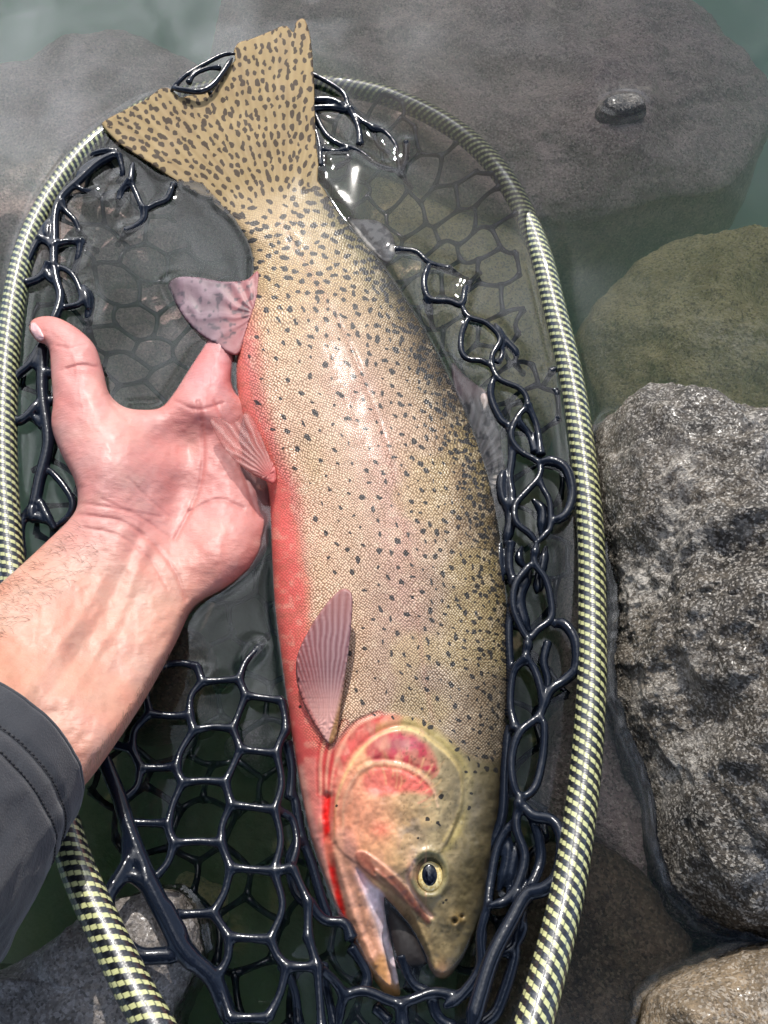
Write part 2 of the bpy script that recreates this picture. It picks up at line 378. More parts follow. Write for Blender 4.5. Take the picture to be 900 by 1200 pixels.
# ------------------------------------------------------------------ ground under the water
def axis_grid(lo, hi, step, far, ratio=1.35):
    c = list(np.arange(lo, hi, step)) + [hi]
    s = step; x = hi
    while x < far: s *= ratio; x += s; c.append(x)
    s = step; x = lo; pre = []
    while x > -far: s *= ratio; x -= s; pre.append(x)
    return np.array(pre[::-1] + c)
gx = axis_grid(-.35, .35, .0035, 30); gy = axis_grid(-.25, .65, .0035, 30)
X, Y = np.meshgrid(gx, gy, indexing='ij')
def bed_z(X, Y):
    net = np.exp(-(((X + .02) / .24) ** 4 + ((Y + .06) / .22) ** 4))
    z = -.34 + .26 * net + .02 * sm(.0, .3, X) * net
    z += fbm(X * 9, Y * 9, 0, 3) * .012 + fbm(X * 40, Y * 40, 3, 3) * .003 * (np.hypot(X, Y) < 1.5)
    return z
m = M('lake_bed_silt'); ob = m.obj()
c = m.mix(m.ramp(m.noise(ob, 14, 5), (.35, 0.), (.65, 1.)), (.030, .040, .004, 1), (.10, .11, .018, 1))
c = m.mix(m.ramp(m.noise(ob, 9, 3), (.42, 0.), (.62, .8)), c, (.16, .145, .105, 1))
c = m.mix(m.ramp(m.noise(ob, 160, 4, .7), (.5, 0.), (.75, .8)), c, (.11, .10, .045, 1))
bed = mesh_obj('lake_bed', np.stack([X.ravel(), Y.ravel(), bed_z(X, Y).ravel()], 1), tri_quads(len(gx), len(gy)), m.p(Base_Color=c, Roughness=.9, Normal=m.bump(m.noise(ob, 200, 5), .7, .003)))
tag(bed, kind='structure')

# ------------------------------------------------------------------ rocks
def rock(name, pts, zc, H, D, mat, label, cat='rock', res=(300, 150), flat=.8, amp=1.0, seed=0, lean=(0, 0), group=None, fine=.0007, wetz=.004, dry=True, facet=1.0, flare=.25, mound=None):
    W = P(*np.array(spline(pts, 6)).T, zc)[:, :2]; c = W.mean(0)
    rel = W - c; th = np.arctan2(rel[:, 1], rel[:, 0]); r = np.hypot(*rel.T); o = np.argsort(th); th, r = th[o], r[o]
    nu, nv = res; T = np.arange(nu) / nu * 2 * math.pi - math.pi
    R = np.interp(T, np.r_[th[-1] - 2 * math.pi, th, th[0] + 2 * math.pi], np.r_[r[-1], r, r[0]])
    F = np.linspace(-math.pi / 2, math.pi / 2, nv)
    TT, FF = np.meshgrid(T, F, indexing='ij'); RR = np.broadcast_to(R[:, None], TT.shape)
    cr_ = np.cos(FF) ** flat; sn = np.sin(FF); vz = np.where(sn > 0, H * np.abs(sn) ** 1.1, -D * np.abs(sn) ** 1.1)
    spread = 1 + flare * np.clip(-sn, 0, 1)
    x = c[0] + RR * cr_ * np.cos(TT) * spread + lean[0] * np.clip(sn, 0, 1); y = c[1] + RR * cr_ * np.sin(TT) * spread + lean[1] * np.clip(sn, 0, 1); z = zc + vz
    s = seed * 5.1 + 3.37; yo = y; y = y + 4.63
    big = fbm(x * 16 + s, y * 16, z * 16, 3); 
    rid = 1 - np.abs(fbm(x * 30 + s, y * 30, z * 30, 4)) * 2
    med = fbm(x * 75 + s, y * 75, z * 75, 3); x = x + 0; fin_ = .0 + fbm(x * 160 + s, y * 160, z * 160, 4, .6)
    up = np.abs(sn) ** .7
    disp = amp * (.006 * big * up + .0022 * rid * facet * (.25 + .75 * up)) + fine * fin_ + amp * (.0016 if dry else .0006) * med * up * facet
    y = yo; x = x + np.cos(TT) * np.cos(FF) * disp; y = y + np.sin(TT) * np.cos(FF) * disp; z = z + (np.abs(sn) * disp)
    if mound:
        mc = P(mound[0], mound[1], 0); z = z + mound[2] * np.exp(-((x - mc[0]) ** 2 + (y - mc[1]) ** 2) / mound[3] ** 2) * (sn > 0)
    V = np.stack([x.ravel(), y.ravel(), z.ravel()], 1)
    wet = 1 - sm(wetz * .6, wetz * 2.2, V[:, 2] + .0025 * fbm(V[:, 0] * 90, V[:, 1] * 90, s, 3)) if dry else np.zeros(len(V))
    o = mesh_obj(name, V, tri_quads(nu, nv, True), mat, attrs={'wet': wet})
    return tag(o, label, cat, group)
G = mat_rock('granite_dry', (.028, .022, .015, 1), (.18, .145, .105, 1), (.62, .57, .50, 1), sp=.55, lich=.555, seed=2.73, bs=1.0, rough=.5, wet=.3)
G2 = mat_rock('granite_warm', (.16, .11, .06, 1), (.40, .30, .19, 1), (.55, .50, .43, 1), seed=3.3, lich=.53, wet=.3, bs=.7)
G3 = mat_rock('granite_grey', (.16, .135, .115, 1), (.38, .34, .31, 1), (.50, .47, .46, 1), seed=6.1, lich=.55, wet=.3, bs=.6)
S1 = mat_rock('algae_boulder', (.28, .20, .165, 1), (.52, .39, .33, 1), (.85, .74, .56, 1), dk=.8, sp=.3, seed=1.7, lich=.60, grain=.8, wet=0, bs=.8)
S2 = mat_rock('olive_boulder', (.42, .36, .13, 1), (.74, .63, .28, 1), (.84, .74, .48, 1), dk=.8, sp=.3, seed=8.2, lich=.55, grain=.8, wet=0)
S3 = mat_rock('brown_stone', (.09, .060, .030, 1), (.22, .15, .085, 1), (.40, .31, .20, 1), sp=.25, seed=4.4, grain=.8, wet=0, lich=.62)
rock('dry_granite_rock', [(703,500),(735,482),(790,490),(850,497),(900,508),(1010,540),(1070,700),(1050,980),(940,1088),(860,1094),(800,1058),(772,985),(766,930),(735,850),(722,780),(727,700),(706,610),(699,550)], 0, .055, .10, G,
     'large dry speckled granite rock beside the right side of the net hoop', res=(720, 420), flat=.72, seed=1, amp=1.55, fine=.0012, lean=(.014, .004), facet=1.5)
rock('dry_granite_rock', [(752,1194),(762,1163),(800,1142),(850,1121),(900,1106),(1010,1100),(1080,1250),(1000,1400),(800,1400),(735,1280)], 0, .028, .06, G2,
     'pale brown rock with wet edge in the bottom right corner', res=(420, 220), flat=.6, seed=2)
rock('dry_granite_rock', [(-90,1150),(0,1137),(60,1108),(120,1068),(185,1043),(222,1062),(236,1110),(218,1160),(196,1205),(150,1330),(-60,1360)], 0, .016, .06, G3,
     'grey rock under the left end of the hoop in the bottom left corner', res=(460, 240), flat=.5, seed=3, amp=.8)
rock('submerged_boulder', [(-60,330),(-60,120),(30,85),(80,52),(150,44),(215,78),(290,120),(340,200),(300,290),(160,340),(40,350)], -.044, .024, .22, S1,
     'grey brown underwater boulder behind the left tip of the fish tail', res=(260, 130), flat=.8, seed=4, dry=False, amp=1.4)
rock('submerged_boulder', [(250,60),(290,-60),(420,-160),(640,-150),(750,-60),(810,10),(870,70),(905,115),(893,160),(852,220),(770,240),(700,262),(640,262),(560,250),(480,215),(370,150),(290,110)], -.042, .024, .25, S1,
     'broad purplish grey underwater boulder beyond the top right of the hoop', res=(420, 200), flat=.85, seed=5, dry=False, amp=1.5, mound=(730, 128, .0150, .034))
rock('submerged_boulder', [(680,400),(720,340),(790,300),(900,283),(1050,300),(1080,480),(960,560),(820,540),(720,500)], -.064, .036, .2, S2,
     'olive underwater boulder at the right edge behind the dry granite rock', res=(260, 130), flat=.85, seed=6, dry=False, amp=1.8)
rock('peak_stone', [(702,126),(712,117),(730,112),(748,116),(757,126),(745,134),(725,137),(708,134)], -.0025, .0045, .008, G,
     'small dark rock tip breaking the water above the broad underwater boulder', res=(90, 50), flat=.6, seed=7, amp=.15, fine=.0007, flare=.4)
rock('submerged_stone', [(560,1080),(600,1010),(680,985),(740,1010),(790,1070),(812,1110),(780,1180),(740,1260),(560,1280)], -.016, .009, .07, S3,
     'brown underwater stone between the right end of the hoop and the bottom right rock', res=(240, 120), flat=.5, seed=8, dry=False, amp=.5)
rock('submerged_stone', [(690,800),(730,830),(770,930),(800,1040),(760,1060),(700,990),(640,960),(640,880)], -.030, .010, .06, S1,
     'grey underwater slab in the gap between the hoop and the large dry rock', res=(200, 100), flat=.5, seed=9, dry=False, amp=.5)
rock('submerged_stone', [(690,500),(740,560),(740,700),(740,800),(700,840),(660,800),(665,600)], -.034, .010, .06, S1,
     'narrow grey underwater stone along the upper side of the large dry rock', res=(160, 80), flat=.5, seed=10, dry=False, amp=.5)
rock('submerged_stone', [(170,750),(200,735),(235,745),(240,790),(232,840),(180,850),(130,850),(120,800)], -.022, .010, .06, S3,
     'dark brown underwater stone just below the wrist behind the net', res=(160, 80), flat=.6, seed=11, dry=False, amp=.5)
rock('submerged_stone', [(95,215),(160,190),(240,215),(330,260),(340,380),(300,480),(200,500),(120,470),(80,380),(75,290)], -.062, .020, .06, S1,
     'pale underwater slab below the netting between the thumb and the tail', res=(160, 80), flat=.5, seed=14, dry=False, amp=.5)
rock('submerged_stone', [(430,190),(520,180),(590,240),(630,330),(650,430),(640,500),(560,470),(490,380),(440,300)], -.064, .020, .06, S2,
     'olive underwater slab below the netting right of the small adipose fin', res=(160, 80), flat=.5, seed=15, dry=False, amp=.5)
for i, (x, y, r_, t) in enumerate([(150,385,30,'under the netting right of the thumb tip'),(205,395,24,'under the netting below the anal fin'),(110,235,34,'beneath the netting near the left tip of the tail'),(235,1060,40,'under the netting just right of the bottom left rock'),(620,420,28,'beneath the netting right of the dorsal fin'),(300,880,30,'beneath the netting left of the pectoral fin'),(600,1130,36,'under the net folds below the fish snout')]):
    a = np.arange(10) / 10 * 2 * math.pi; rr = r_ * (1 + .25 * RNG.standard_normal(10).clip(-1, 1))
    pos = list(zip(x + rr * np.cos(a), y + rr * np.sin(a) * .85))
    rock('lake_stone', pos, float(bed_z(*P(x, y, -.07)[:2])) + .006, .014, .02, (S2, S3, G3)[i % 3], 'rounded underwater stone ' + t, cat='stone', res=(90, 46), flat=.7, seed=20 + i, dry=False, amp=.4, group='rounded stones lying on the bed under the net')

sprig = Soup()
for (a_, b_, z0, z1) in (((748,487),(753,476),.004,.010),((750,484),(743,479),.007,.010),((751,481),(758,477),.008,.011),((752,479),(757,472),.009,.013),((749,485),(744,484),.005,.007)):
    p0, p1 = P(*a_, z0), P(*b_, z1); t_ = np.linspace(0, 1, 6)[:, None]
    V_s, F_s = tube(p0 + (p1 - p0) * t_ + np.array([0, 0, .0006]) * np.sin(t_ * 3.14), np.linspace(.0004, .0002, 6), 6); sprig.add(V_s, F_s)
tag(sprig.build('moss_sprig', mat_simple('sprig_brown', (.05, .05, .02), .7)), 'tiny brown moss sprig on the top edge of the large dry rock', 'moss')
# ------------------------------------------------------------------ the trout
LR = np.array([(248,232,368,195),(275,262,379,220),(294,298,402,254),(293,345,440,297),(280,400,470,341),(277,455,505,400),(292,515,536,462),(313,570,563,528),(318,640,582,600),(322,710,592,685),(332,790,596,770),(342,865,595,850),(352,925,590,925),(365,985,582,990),(385,1040,570,1050),(408,1092,550,1108),(435,1140,532,1142),(455,1185,515,1180)], float)
Lc = spline(LR[:, :2], 10, False); Rc = spline(LR[:, 2:], 10, False); SP = (Lc + Rc) / 2; HW = np.hypot(*(Rc - Lc).T) / 2
arc = np.r_[0, np.cumsum(np.hypot(*np.diff(SP, axis=0).T))]
def fish_uv(p):
    d, q, i = seg_dist(p, SP, False)
    k = i.astype(int).clip(0, len(SP) - 2); t = SP[k + 1] - SP[k]; nrm = np.stack([-t[:, 1], t[:, 0]], 1)
    s = np.sign(((p - q) * nrm).sum(1)) * -1
    hw = np.interp(i, np.arange(len(HW)), HW); al = np.interp(i, np.arange(len(arc)), arc)
    return s * d / hw, al, s * d, i / 10.0      # across (-1 belly .. 1 back), along px, across px, station
outline = np.vstack([spline([(262,195),(248,232),(275,262),(294,298),(293,345),(280,400),(277,455),(292,515),(313,570),(318,640),(322,710),(332,790),(342,865),(352,925),(365,985),(384,1040),(402,1085),(416,1110),(432,1138),(447,1160),(460,1169)], 8, False)[:-1],
    spline([(460,1169),(469,1166),(467,1148),(462,1122),(456,1090),(451,1052)], 8, False)[:-1],
    spline([(451,1052),(466,1068),(482,1090),(494,1112),(503,1134),(511,1145),(522,1147),(532,1138),(545,1118),(558,1090),(570,1050),(582,990),(590,925),(595,850),(596,770),(592,685),(582,600),(563,528),(536,462),(505,400),(470,341),(440,297),(402,254),(381,223),(372,205),(362,178),(310,175)], 8, False)])
TAILP = [(372,212),(373,190),(370,165),(369,130),(368,95),(366,62),(362,36),(356,22),(347,26),(344,38),(334,30),(318,36),(296,45),(280,50),(274,60),(275,70),(266,82),(256,98),(246,112),(242,108),(228,110),(212,114),(202,106),(190,103),(170,117),(142,131),(122,142),(121,149),(138,167),(165,185),(205,211),(236,229)]
outline = outline[8:]
outline = outline[:np.nonzero(outline[:, 1] < 222)[0][np.nonzero(outline[:, 1] < 222)[0] > 100][0]]
outline = np.vstack([outline, spline(TAILP, 6, False)])
pts, h, q, bnd = pillow(outline, 1.25, 12, 4)
v_, al, ac, st_ = fish_uv(pts)
MPX = .00036
def near_dist(p, pl, closed, mg=45):
    lo, hi = pl.min(0) - mg, pl.max(0) + mg; k = np.nonzero((p[:, 0] > lo[0]) & (p[:, 0] < hi[0]) & (p[:, 1] > lo[1]) & (p[:, 1] < hi[1]))[0]
    d = np.full(len(p), 999.); 
    if len(k): d[k] = seg_dist(p[k], pl, closed)[0]
    return d
def line_d(poly, p=None):
    p = pts if p is None else p; return near_dist(p, spline(poly, 4, False), False)
def blob(cx, cy, rx, ry=None, ang=0, p=None):
    p = pts if p is None else p; ry = ry or rx; a = math.radians(ang); dx, dy = p[:, 0] - cx, p[:, 1] - cy
    return np.exp(-(((dx * math.cos(a) + dy * math.sin(a)) / rx) ** 2 + ((-dx * math.sin(a) + dy * math.cos(a)) / ry) ** 2))
def poly_mask(poly, soft=4, p=None):
    p = pts if p is None else p; pl = spline(poly, 4); d = near_dist(p, pl, True); s = np.where(inside(p[:, 0], p[:, 1], pl) & (d < 900), d, -d)
    return sm(-soft, soft, s)
def over(col, m_, rgb, k=1.0):
    return col + (lin(rgb) - col) * np.clip(m_ * k, 0, 1)[:, None]
prof = np.interp(pts[:, 1], [175, 215, 270, 400, 600, 850, 950, 1050, 1170], [.10, .20, .44, .60, .62, .60, .62, .62, .62])
wt = 1 - sm(205, 285, pts[:, 1] + .28 * (pts[:, 0] - 310))         # 1 in the tail fin
hz = h * prof * MPX * (1 - wt) + wt * .0012 * np.minimum(1, h / 7)
# head relief, metres (positive stands proud)
rel = np.zeros(len(pts))
opercle = [(392,985),(394,940),(408,902),(430,872),(458,856),(485,856),(510,872),(532,893),(541,915),(538,950),(520,985)]
inner = [(402,975),(404,935),(418,908),(434,896),(458,895),(485,903),(506,922),(513,945)]
mop = poly_mask([(392,985),(394,940),(408,902),(430,872),(458,856),(485,856),(510,872),(532,893),(541,915),(538,950),(515,1000),(450,1030),(415,1010)], 2.5)
rel += .0006 * mop
dl = line_d(opercle); rel += -.0005 * np.exp(-((dl - 4) / 3.5) ** 2) * (1 - mop) + .0001 * np.exp(-(dl / 2.5) ** 2)
dl2 = line_d(inner); rel += .00012 * np.exp(-(dl2 / 4.0) ** 2) - .0003 * np.exp(-((dl2 - 5) / 2.5) ** 2)
for bl in ([(388,985),(384,930),(392,885),(412,850),(440,835)], [(380,960),(378,915),(384,875),(400,845)], [(372,930),(372,890),(380,855)]):
    rel -= .0006 * np.exp(-(line_d(bl) / 2.0) ** 2)
slash = [(384,935),(382,965),(386,1000),(393,1035),(402,1070),(413,1106)]
ds = line_d(slash); rel -= .0022 * np.exp(-(ds / 6) ** 2)
jaw_edge = [(392,1000),(405,1040),(420,1085),(440,1130)]; rel += .0010 * np.exp(-(line_d(jaw_edge) / 4) ** 2)
maxil = [(416,1002),(424,997),(436,1003),(454,1018),(474,1037),(490,1056),(504,1078),(500,1082),(484,1066),(464,1049),(444,1034),(424,1018)]
mm = poly_mask(maxil, 1.8); rel += .0007 * mm
maxl2 = [(440,1020),(468,1046),(488,1078),(500,1106),(512,1136)]; rel += .0007 * np.exp(-(line_d(maxl2) / 2.2) ** 2)
inmouth = poly_mask([(418,1018),(436,1036),(452,1052),(458,1090),(464,1122),(468,1146),(462,1152),(452,1118),(440,1080),(428,1048)], 2.5); rel -= .0018 * inmouth
EYE = (503, 1024)
er = np.sqrt(((pts[:, 0] - EYE[0]) / 17) ** 2 + ((pts[:, 1] - EYE[1]) / 21) ** 2)
rel += .0012 * np.exp(-((er - 1.25) / .28) ** 2) - .0030 * np.exp(-(er / .95) ** 4)
rel -= .0010 * np.exp(-(line_d([(486,1010),(478,1030),(490,1055),(506,1074)]) / 3) ** 2)
rel += .0016 * blob(536, 1078, 9, 7) - .0030 * blob(533, 1079, 3, 3.4) - .0022 * blob(541, 1074, 2.4, 2.6)
rel -= .0005 * np.exp(-(line_d([(541,915),(536,950),(545,980)]) / 5) ** 2)
rel += .0006 * fbm(pts[:, 0] / 16, pts[:, 1] / 20, 0, 4) * sm(850, 920, pts[:, 1])
rel += .0006 * fbm(pts[:, 0] / 45, pts[:, 1] / 60, 5, 3)
latl = [(330,262),(365,322),(400,382),(424,440),(447,500),(463,560),(478,630),(488,710),(497,790),(510,860)]
dlat = line_d(latl); rel -= .0003 * np.exp(-(dlat / 3) ** 2)
wall = sm(0, 10, h)
TB = (334, 292); ta = np.arctan2(pts[:, 1] - TB[1], pts[:, 0] - TB[0]); tr_ = np.hypot(pts[:, 0] - TB[0], pts[:, 1] - TB[1])
tray = .5 + .5 * np.cos(ta * 74 + .8 * fbm(pts[:, 0] / 40, pts[:, 1] / 40, 3, 2)); tray2 = .5 + .5 * np.cos(ta * 148 + .8)
rel += wt * sm(70, 150, tr_) * (.00018 * tray + .0001 * tray2 * sm(150, 220, tr_)) + wt * .0012 * fbm(pts[:, 0] / 55, pts[:, 1] / 55, 8, 2)
zmid = -.003 + .0045 * (1 - sm(185, 300, pts[:, 1])) + .0035 * (1 - sm(40, 210, pts[:, 1]))
ztop = zmid + hz + rel * wall
top = P(pts[:, 0], pts[:, 1], ztop); flatp = P(pts[:, 0], pts[:, 1], zmid)
back = flatp.copy(); back[:, 2] -= hz * .85
def fish_z(px, py):
    k = ((pts - np.array([px, py])) ** 2).sum(1).argmin(); return float(ztop[k])
# pigment
x_, y_ = pts.T
n1 = fbm(x_ / 30, y_ / 30, 1, 4); n2 = fbm(x_ / 9, y_ / 9, 2, 3); n3 = fbm(x_ / 70, y_ / 70, 9, 3)
def tab(v, xs, cols):
    cs = np.array([lin(c_) for c_ in cols]); return np.stack([np.interp(v, xs, cs[:, k]) for k in range(3)], 1)
body_c = tab(v_ + .05 * n1, [-1, -.88, -.68, -.3, .1, .45, .68, .84, 1], [(208,98,88),(214,126,114),(214,174,144),(206,172,144),(200,162,142),(184,154,126),(152,126,92),(92,74,44),(36,30,18)])
tail_c = tab(v_, [-1, -.5, 0, .5, .8, 1], [(190,158,106),(188,158,108),(182,152,106),(170,146,100),(120,108,64),(70,66,36)])
k = sm(5.2, 2.8, st_) * 1.0
k = 1 - sm(2.6, 5.6, st_)
c = body_c * (1 - k[:, None]) + tail_c * k[:, None]
redb = sm(-.52, -.92, v_ + .10 * n1) * 0
redb = (1 - sm(-.10, .08, v_ + .05 * n1 - np.interp(y_, [380, 450, 560, 700, 820], [-.97, -.86, -.82, -.70, -.66]))) * sm(370, 440, y_) * .95
c = c * (1 - .22 * sm(520, 800, y_) * sm(-.6, .1, v_))[:, None]; c = over(c, sm(560, 800, y_) * sm(-.5, .3, v_), (140, 128, 108), .45)
c = over(c, redb * (.75 + .25 * sm(-.4, .5, n2)), (216, 92, 82), 1.0); c = over(c, redb * sm(.2, .9, n1), (232, 140, 128), .4); c = over(c, np.exp(-((v_ + .86) / .14) ** 2) * sm(345, 400, y_) * (1 - sm(840, 900, y_)), (216, 98, 92), .7)
c = over(c, (1 - sm(-.8, -.62, v_ + .1 * n1)) * sm(380, 440, y_) * (1 - sm(560, 620, y_)), (216, 112, 102), .75)
c = over(c, blob(322, 585, 14, 26), (210, 76, 66), .2); 
c = over(c, np.exp(-((v_ - .12) / .2) ** 2) * sm(380, 480, y_) * (1 - sm(700, 820, y_)), (196, 146, 132), .35)
c = over(c, sm(.0, .7, n3 + .2) * sm(430, 560, y_) * (1 - sm(850, 900, y_)) * sm(-.75, -.45, v_), (180, 160, 96), .40)
c = over(c, np.exp(-(dlat / 3.0) ** 2), (168, 122, 104), .35)
c = over(c, sm(.1, .9, n2) * .25, (226, 206, 176)); c = over(c, sm(.2, .9, -n2) * .2, (130, 104, 70))
headm = poly_mask([(345,1000),(384,930),(390,880),(425,845),(470,838),(510,850),(545,880),(575,890),(600,890),(600,1000),(560,1180),(460,1190),(380,1120)], 10)
head_c = tab(x_ + .0 * y_ + 8 * n1, [380, 420, 470, 510, 545, 585], [(224,142,122),(222,164,116),(198,164,116),(154,138,100),(106,96,66),(62,56,38)])
c = c * (1 - headm[:, None]) + head_c * headm[:, None]
# throat and belly in front of the fins
thr = poly_mask([(330,800),(352,850),(372,880),(396,870),(420,848),(446,838),(470,842),(452,860),(420,878),(402,905),(394,950),(390,985),(386,1000),(360,1000),(340,900)], 6)
c = over(c, thr, (206, 84, 80), .9); c = over(c, thr * sm(.0, .8, n2), (226, 150, 130), .6)
c = over(c, poly_mask([(352,905),(372,890),(384,940),(384,1000),(400,1060),(410,1100),(390,1060),(366,1000)], 4), (216, 128, 116), .8)
c = over(c, np.exp(-(line_d([(352,900),(362,950),(378,1010),(396,1064),(412,1100)]) / 4) ** 2), (230, 178, 160), .6)
p1 = poly_mask([(436,868),(456,857),(482,860),(504,876),(512,898),(508,910),(488,900),(462,892),(438,892),(428,882)], 4); c = over(c, p1 * (.6 + .4 * sm(-.5, .5, n2)), (182, 44, 62), .95)
c = over(c, p1 * blob(470, 872, 22, 10), (160, 96, 120), .45)
p2 = poly_mask([(424,912),(440,898),(470,899),(496,910),(508,930),(480,928),(450,932),(430,930)], 5); c = over(c, p2, (216, 96, 86), .9)
c = over(c, poly_mask([(396,940),(408,905),(424,918),(424,960),(415,1000),(398,985)], 7), (208, 138, 104), .6)
c = over(c, blob(446, 972, 13, 10), (208, 92, 66), .75); c = over(c, blob(420, 955, 10, 24), (216, 160, 118), .5)
for ln, ww, rgb, kk in ((opercle, 2.0, (206, 184, 124), .6), (inner, 1.6, (216, 180, 144), .55)):
    c = over(c, np.exp(-(line_d(ln) / ww) ** 2), rgb, kk)
c = over(c, np.exp(-((line_d(opercle) - 8) / 6) ** 2) * (1 - mop) * (x_ > 440), (176, 160, 90), .5)
for bl in ([(390,985),(387,930),(396,885),(416,852),(444,838)], [(384,960),(382,915),(388,875),(404,848)], [(376,930),(376,890),(384,855)]):
    c = over(c, np.exp(-(line_d(bl) / 2.2) ** 2), (232, 170, 140), .6)
    c = over(c, np.exp(-((line_d(bl) - 4) / 2.0) ** 2), (190, 48, 48), .5)
c = over(c, poly_mask([(392,985),(400,970),(418,1000),(424,1030),(440,1080),(452,1120),(462,1150),(452,1162),(430,1132),(412,1090),(398,1040)], 3), (210, 156, 130), .85); c = over(c, np.exp(-(line_d([(420,1026),(436,1066),(450,1110),(460,1148)]) / 4.0) ** 2), (232, 200, 186), .8); c = over(c, np.exp(-(line_d([(404,1004),(418,1044),(434,1092),(450,1136)]) / 3.0) ** 2), (150, 104, 70), .45)
c = over(c, poly_mask([(404,970),(414,975),(420,1000),(412,1010),(404,1000)], 3), (150, 110, 100), .5)
c = over(c, poly_mask([(444,1120),(462,1118),(470,1150),(466,1172),(446,1166),(432,1140)], 5), (176, 128, 70), .8)
c = over(c, inmouth, (240, 222, 226), 1.0); c = over(c, blob(424, 1030, 7, 14, -25), (206, 150, 150), .6)
c = over(c, np.exp(-(line_d([(456,1064),(461,1100),(467,1140)]) / 2.0) ** 2), (196, 140, 120), .7)
c = over(c, np.exp(-((ds) / 4.6) ** 4) * (1 - .25 * sm(.2, .8, n2)), (214, 18, 14), .97)
c = over(c, mm, (136, 74, 60), .85); c = over(c, np.exp(-(line_d([(430,999),(452,1014),(474,1034),(492,1056),(506,1075)]) / 1.6) ** 2), (222, 178, 150), .8)
c = over(c, mm * np.exp(-(line_d([(424,1006),(446,1024),(470,1044),(492,1068)]) / 2.5) ** 2), (120, 56, 44), .6)
c = over(c, poly_mask([(440,1022),(462,1040),(484,1066),(504,1092),(520,1120),(530,1146),(510,1148),(494,1112),(474,1078),(452,1050)], 4), (128, 112, 76), .55)
c = over(c, np.exp(-(line_d([(455,1056),(478,1086),(494,1112),(504,1134),(514,1145)]) / 2.6) ** 2), (204, 160, 138), .7)
c = over(c, blob(518, 1138, 12, 12), (176, 128, 88), .6)
c = over(c, mop * blob(430, 950, 34, 50), (222, 140, 116), .5); c = over(c, blob(480, 975, 16, 26) * sm(-.4, .5, n2), (160, 146, 128), .6); c = over(c, blob(482, 1010, 8, 20), (176, 140, 120), .5)
c = over(c, blob(552, 935, 14, 34, 0) * .8, (132, 124, 104), .6)
c = over(c, np.exp(-((er - 1.15) / .22) ** 2), (128, 122, 84), .9); c = over(c, er < .95, (60, 56, 30), 1)
c = over(c, np.exp(-(line_d([(486,1008),(478,1030),(488,1052),(506,1074)]) / 2.2) ** 2), (202, 168, 150), .7)
c = over(c, blob(536, 1077, 8, 8), (150, 118, 60), .6)
c = over(c, blob(533, 1079, 3, 3) + blob(541, 1074, 2.2, 2.2), (40, 30, 14), .9)
c = np.where((headm > .3)[:, None], c * np.array([1.04, 1.0, 1.02]), c)
hn = fbm(x_ / 5, y_ / 5, 12, 3); hn4 = fbm(x_ / 18, y_ / 24, 14, 4); c = c * (1 + (.16 * hn + .20 * hn4) * headm)[:, None]; c = over(c, headm * sm(.1, .8, fbm(x_ / 12, y_ / 30, 17, 3)) * (x_ < 500), (206, 150, 120), .5)
for k_ in range(26):
    a0_ = random.uniform(-2.3, -.4); r0_ = random.uniform(30, 66); r1_ = r0_ + random.uniform(10, 26); ca, sa = math.cos(a0_), math.sin(a0_)
    c = over(c, np.exp(-(line_d([(462 + r0_ * ca, 960 + r0_ * sa), (463 + (r0_ + r1_) / 2 * ca, 961 + (r0_ + r1_) / 2 * sa), (462 + r1_ * ca, 960 + r1_ * sa)]) / 1.3) ** 2) * mop, random.choice([(232,190,130),(206,90,80),(170,120,80),(226,170,120)]), .35)
c = over(c, headm * sm(.45, .9, fbm(x_ / 3.2, y_ / 3.2, 21, 2)) * (x_ > 470), (66, 60, 34), .45)
tn = fbm(x_ / 22, y_ / 22, 4, 4); tcx = np.tile(lin((160, 134, 84)), (len(pts), 1)); tcx = over(tcx, sm(-.2, .8, tn), (150, 124, 84), .6)
tcx = over(tcx, tray, (178, 152, 102), .35); tcx = over(tcx, 1 - tray2, (130, 100, 62), .25); tcx = over(tcx, 1 - sm(0, 7, h), (120, 84, 52), .5)
c = c * (1 - wt[:, None]) + tcx * wt[:, None]
lum = (c * [.25, .6, .15]).sum(1)[:, None]; c = np.where((headm < .5)[:, None] & (redb < .3)[:, None], c * .86 + .15 * lum, c)
# spots: placed one by one, dense and long on the tail, small forward, none on the belly
spot = np.zeros(len(pts)); cand = RNG.random((26000, 2)) * [360, 900] + [240, 170]; cv, cal, cac, cst = fish_uv(cand)
okc = inside(cand[:, 0], cand[:, 1], outline); acc = []; grid = {}
for (cx, cy), vv, s_, ok in zip(cand, cv, cst, okc):
    if not ok or cy > 905 or ((cx - 462) / 78) ** 2 + ((cy - 905) / 62) ** 2 < 1 or cy + .28 * (cx - 310) < 236: continue
    tailk = 1 - float(sm(1.5, 5.5, s_)); lim = float(np.interp(cy, [300, 500, 700, 900], [-1.1, -.80, -.45, -.35]))
    if vv < lim: continue
    gap = float(np.interp(vv, [-1, -.5, 0, .5, 1], [26, 19, 14.5, 11.5, 8.5])) * (1 - tailk) * float(np.interp(cy, [400, 650, 900], [.95, 1.0, 1.25])) + 9.2 * tailk
    if vv > .70: gap *= .68
    gap *= random.uniform(.75, 1.5)
    if any((cx - a) ** 2 + (cy - b) ** 2 < gap * gap for gi in range(int(cx // 30) - 1, int(cx // 30) + 2) for gj in range(int(cy // 30) - 1, int(cy // 30) + 2) for a, b in grid.get((gi, gj), ())): continue
    grid.setdefault((int(cx // 30), int(cy // 30)), []).append((cx, cy))
    r0 = (random.uniform(2.6, 4.0) * tailk + (1 - tailk) * random.choice([1.7, 2.0, 2.4, 2.9, 3.4])) * float(np.interp(cy, [500, 900], [1.0, .82]))
    el = random.uniform(1.1, 1.7); an = random.uniform(-.6, .6) + (.9 if tailk < .5 else .2)
    acc.append((cx, cy, r0, el, an))
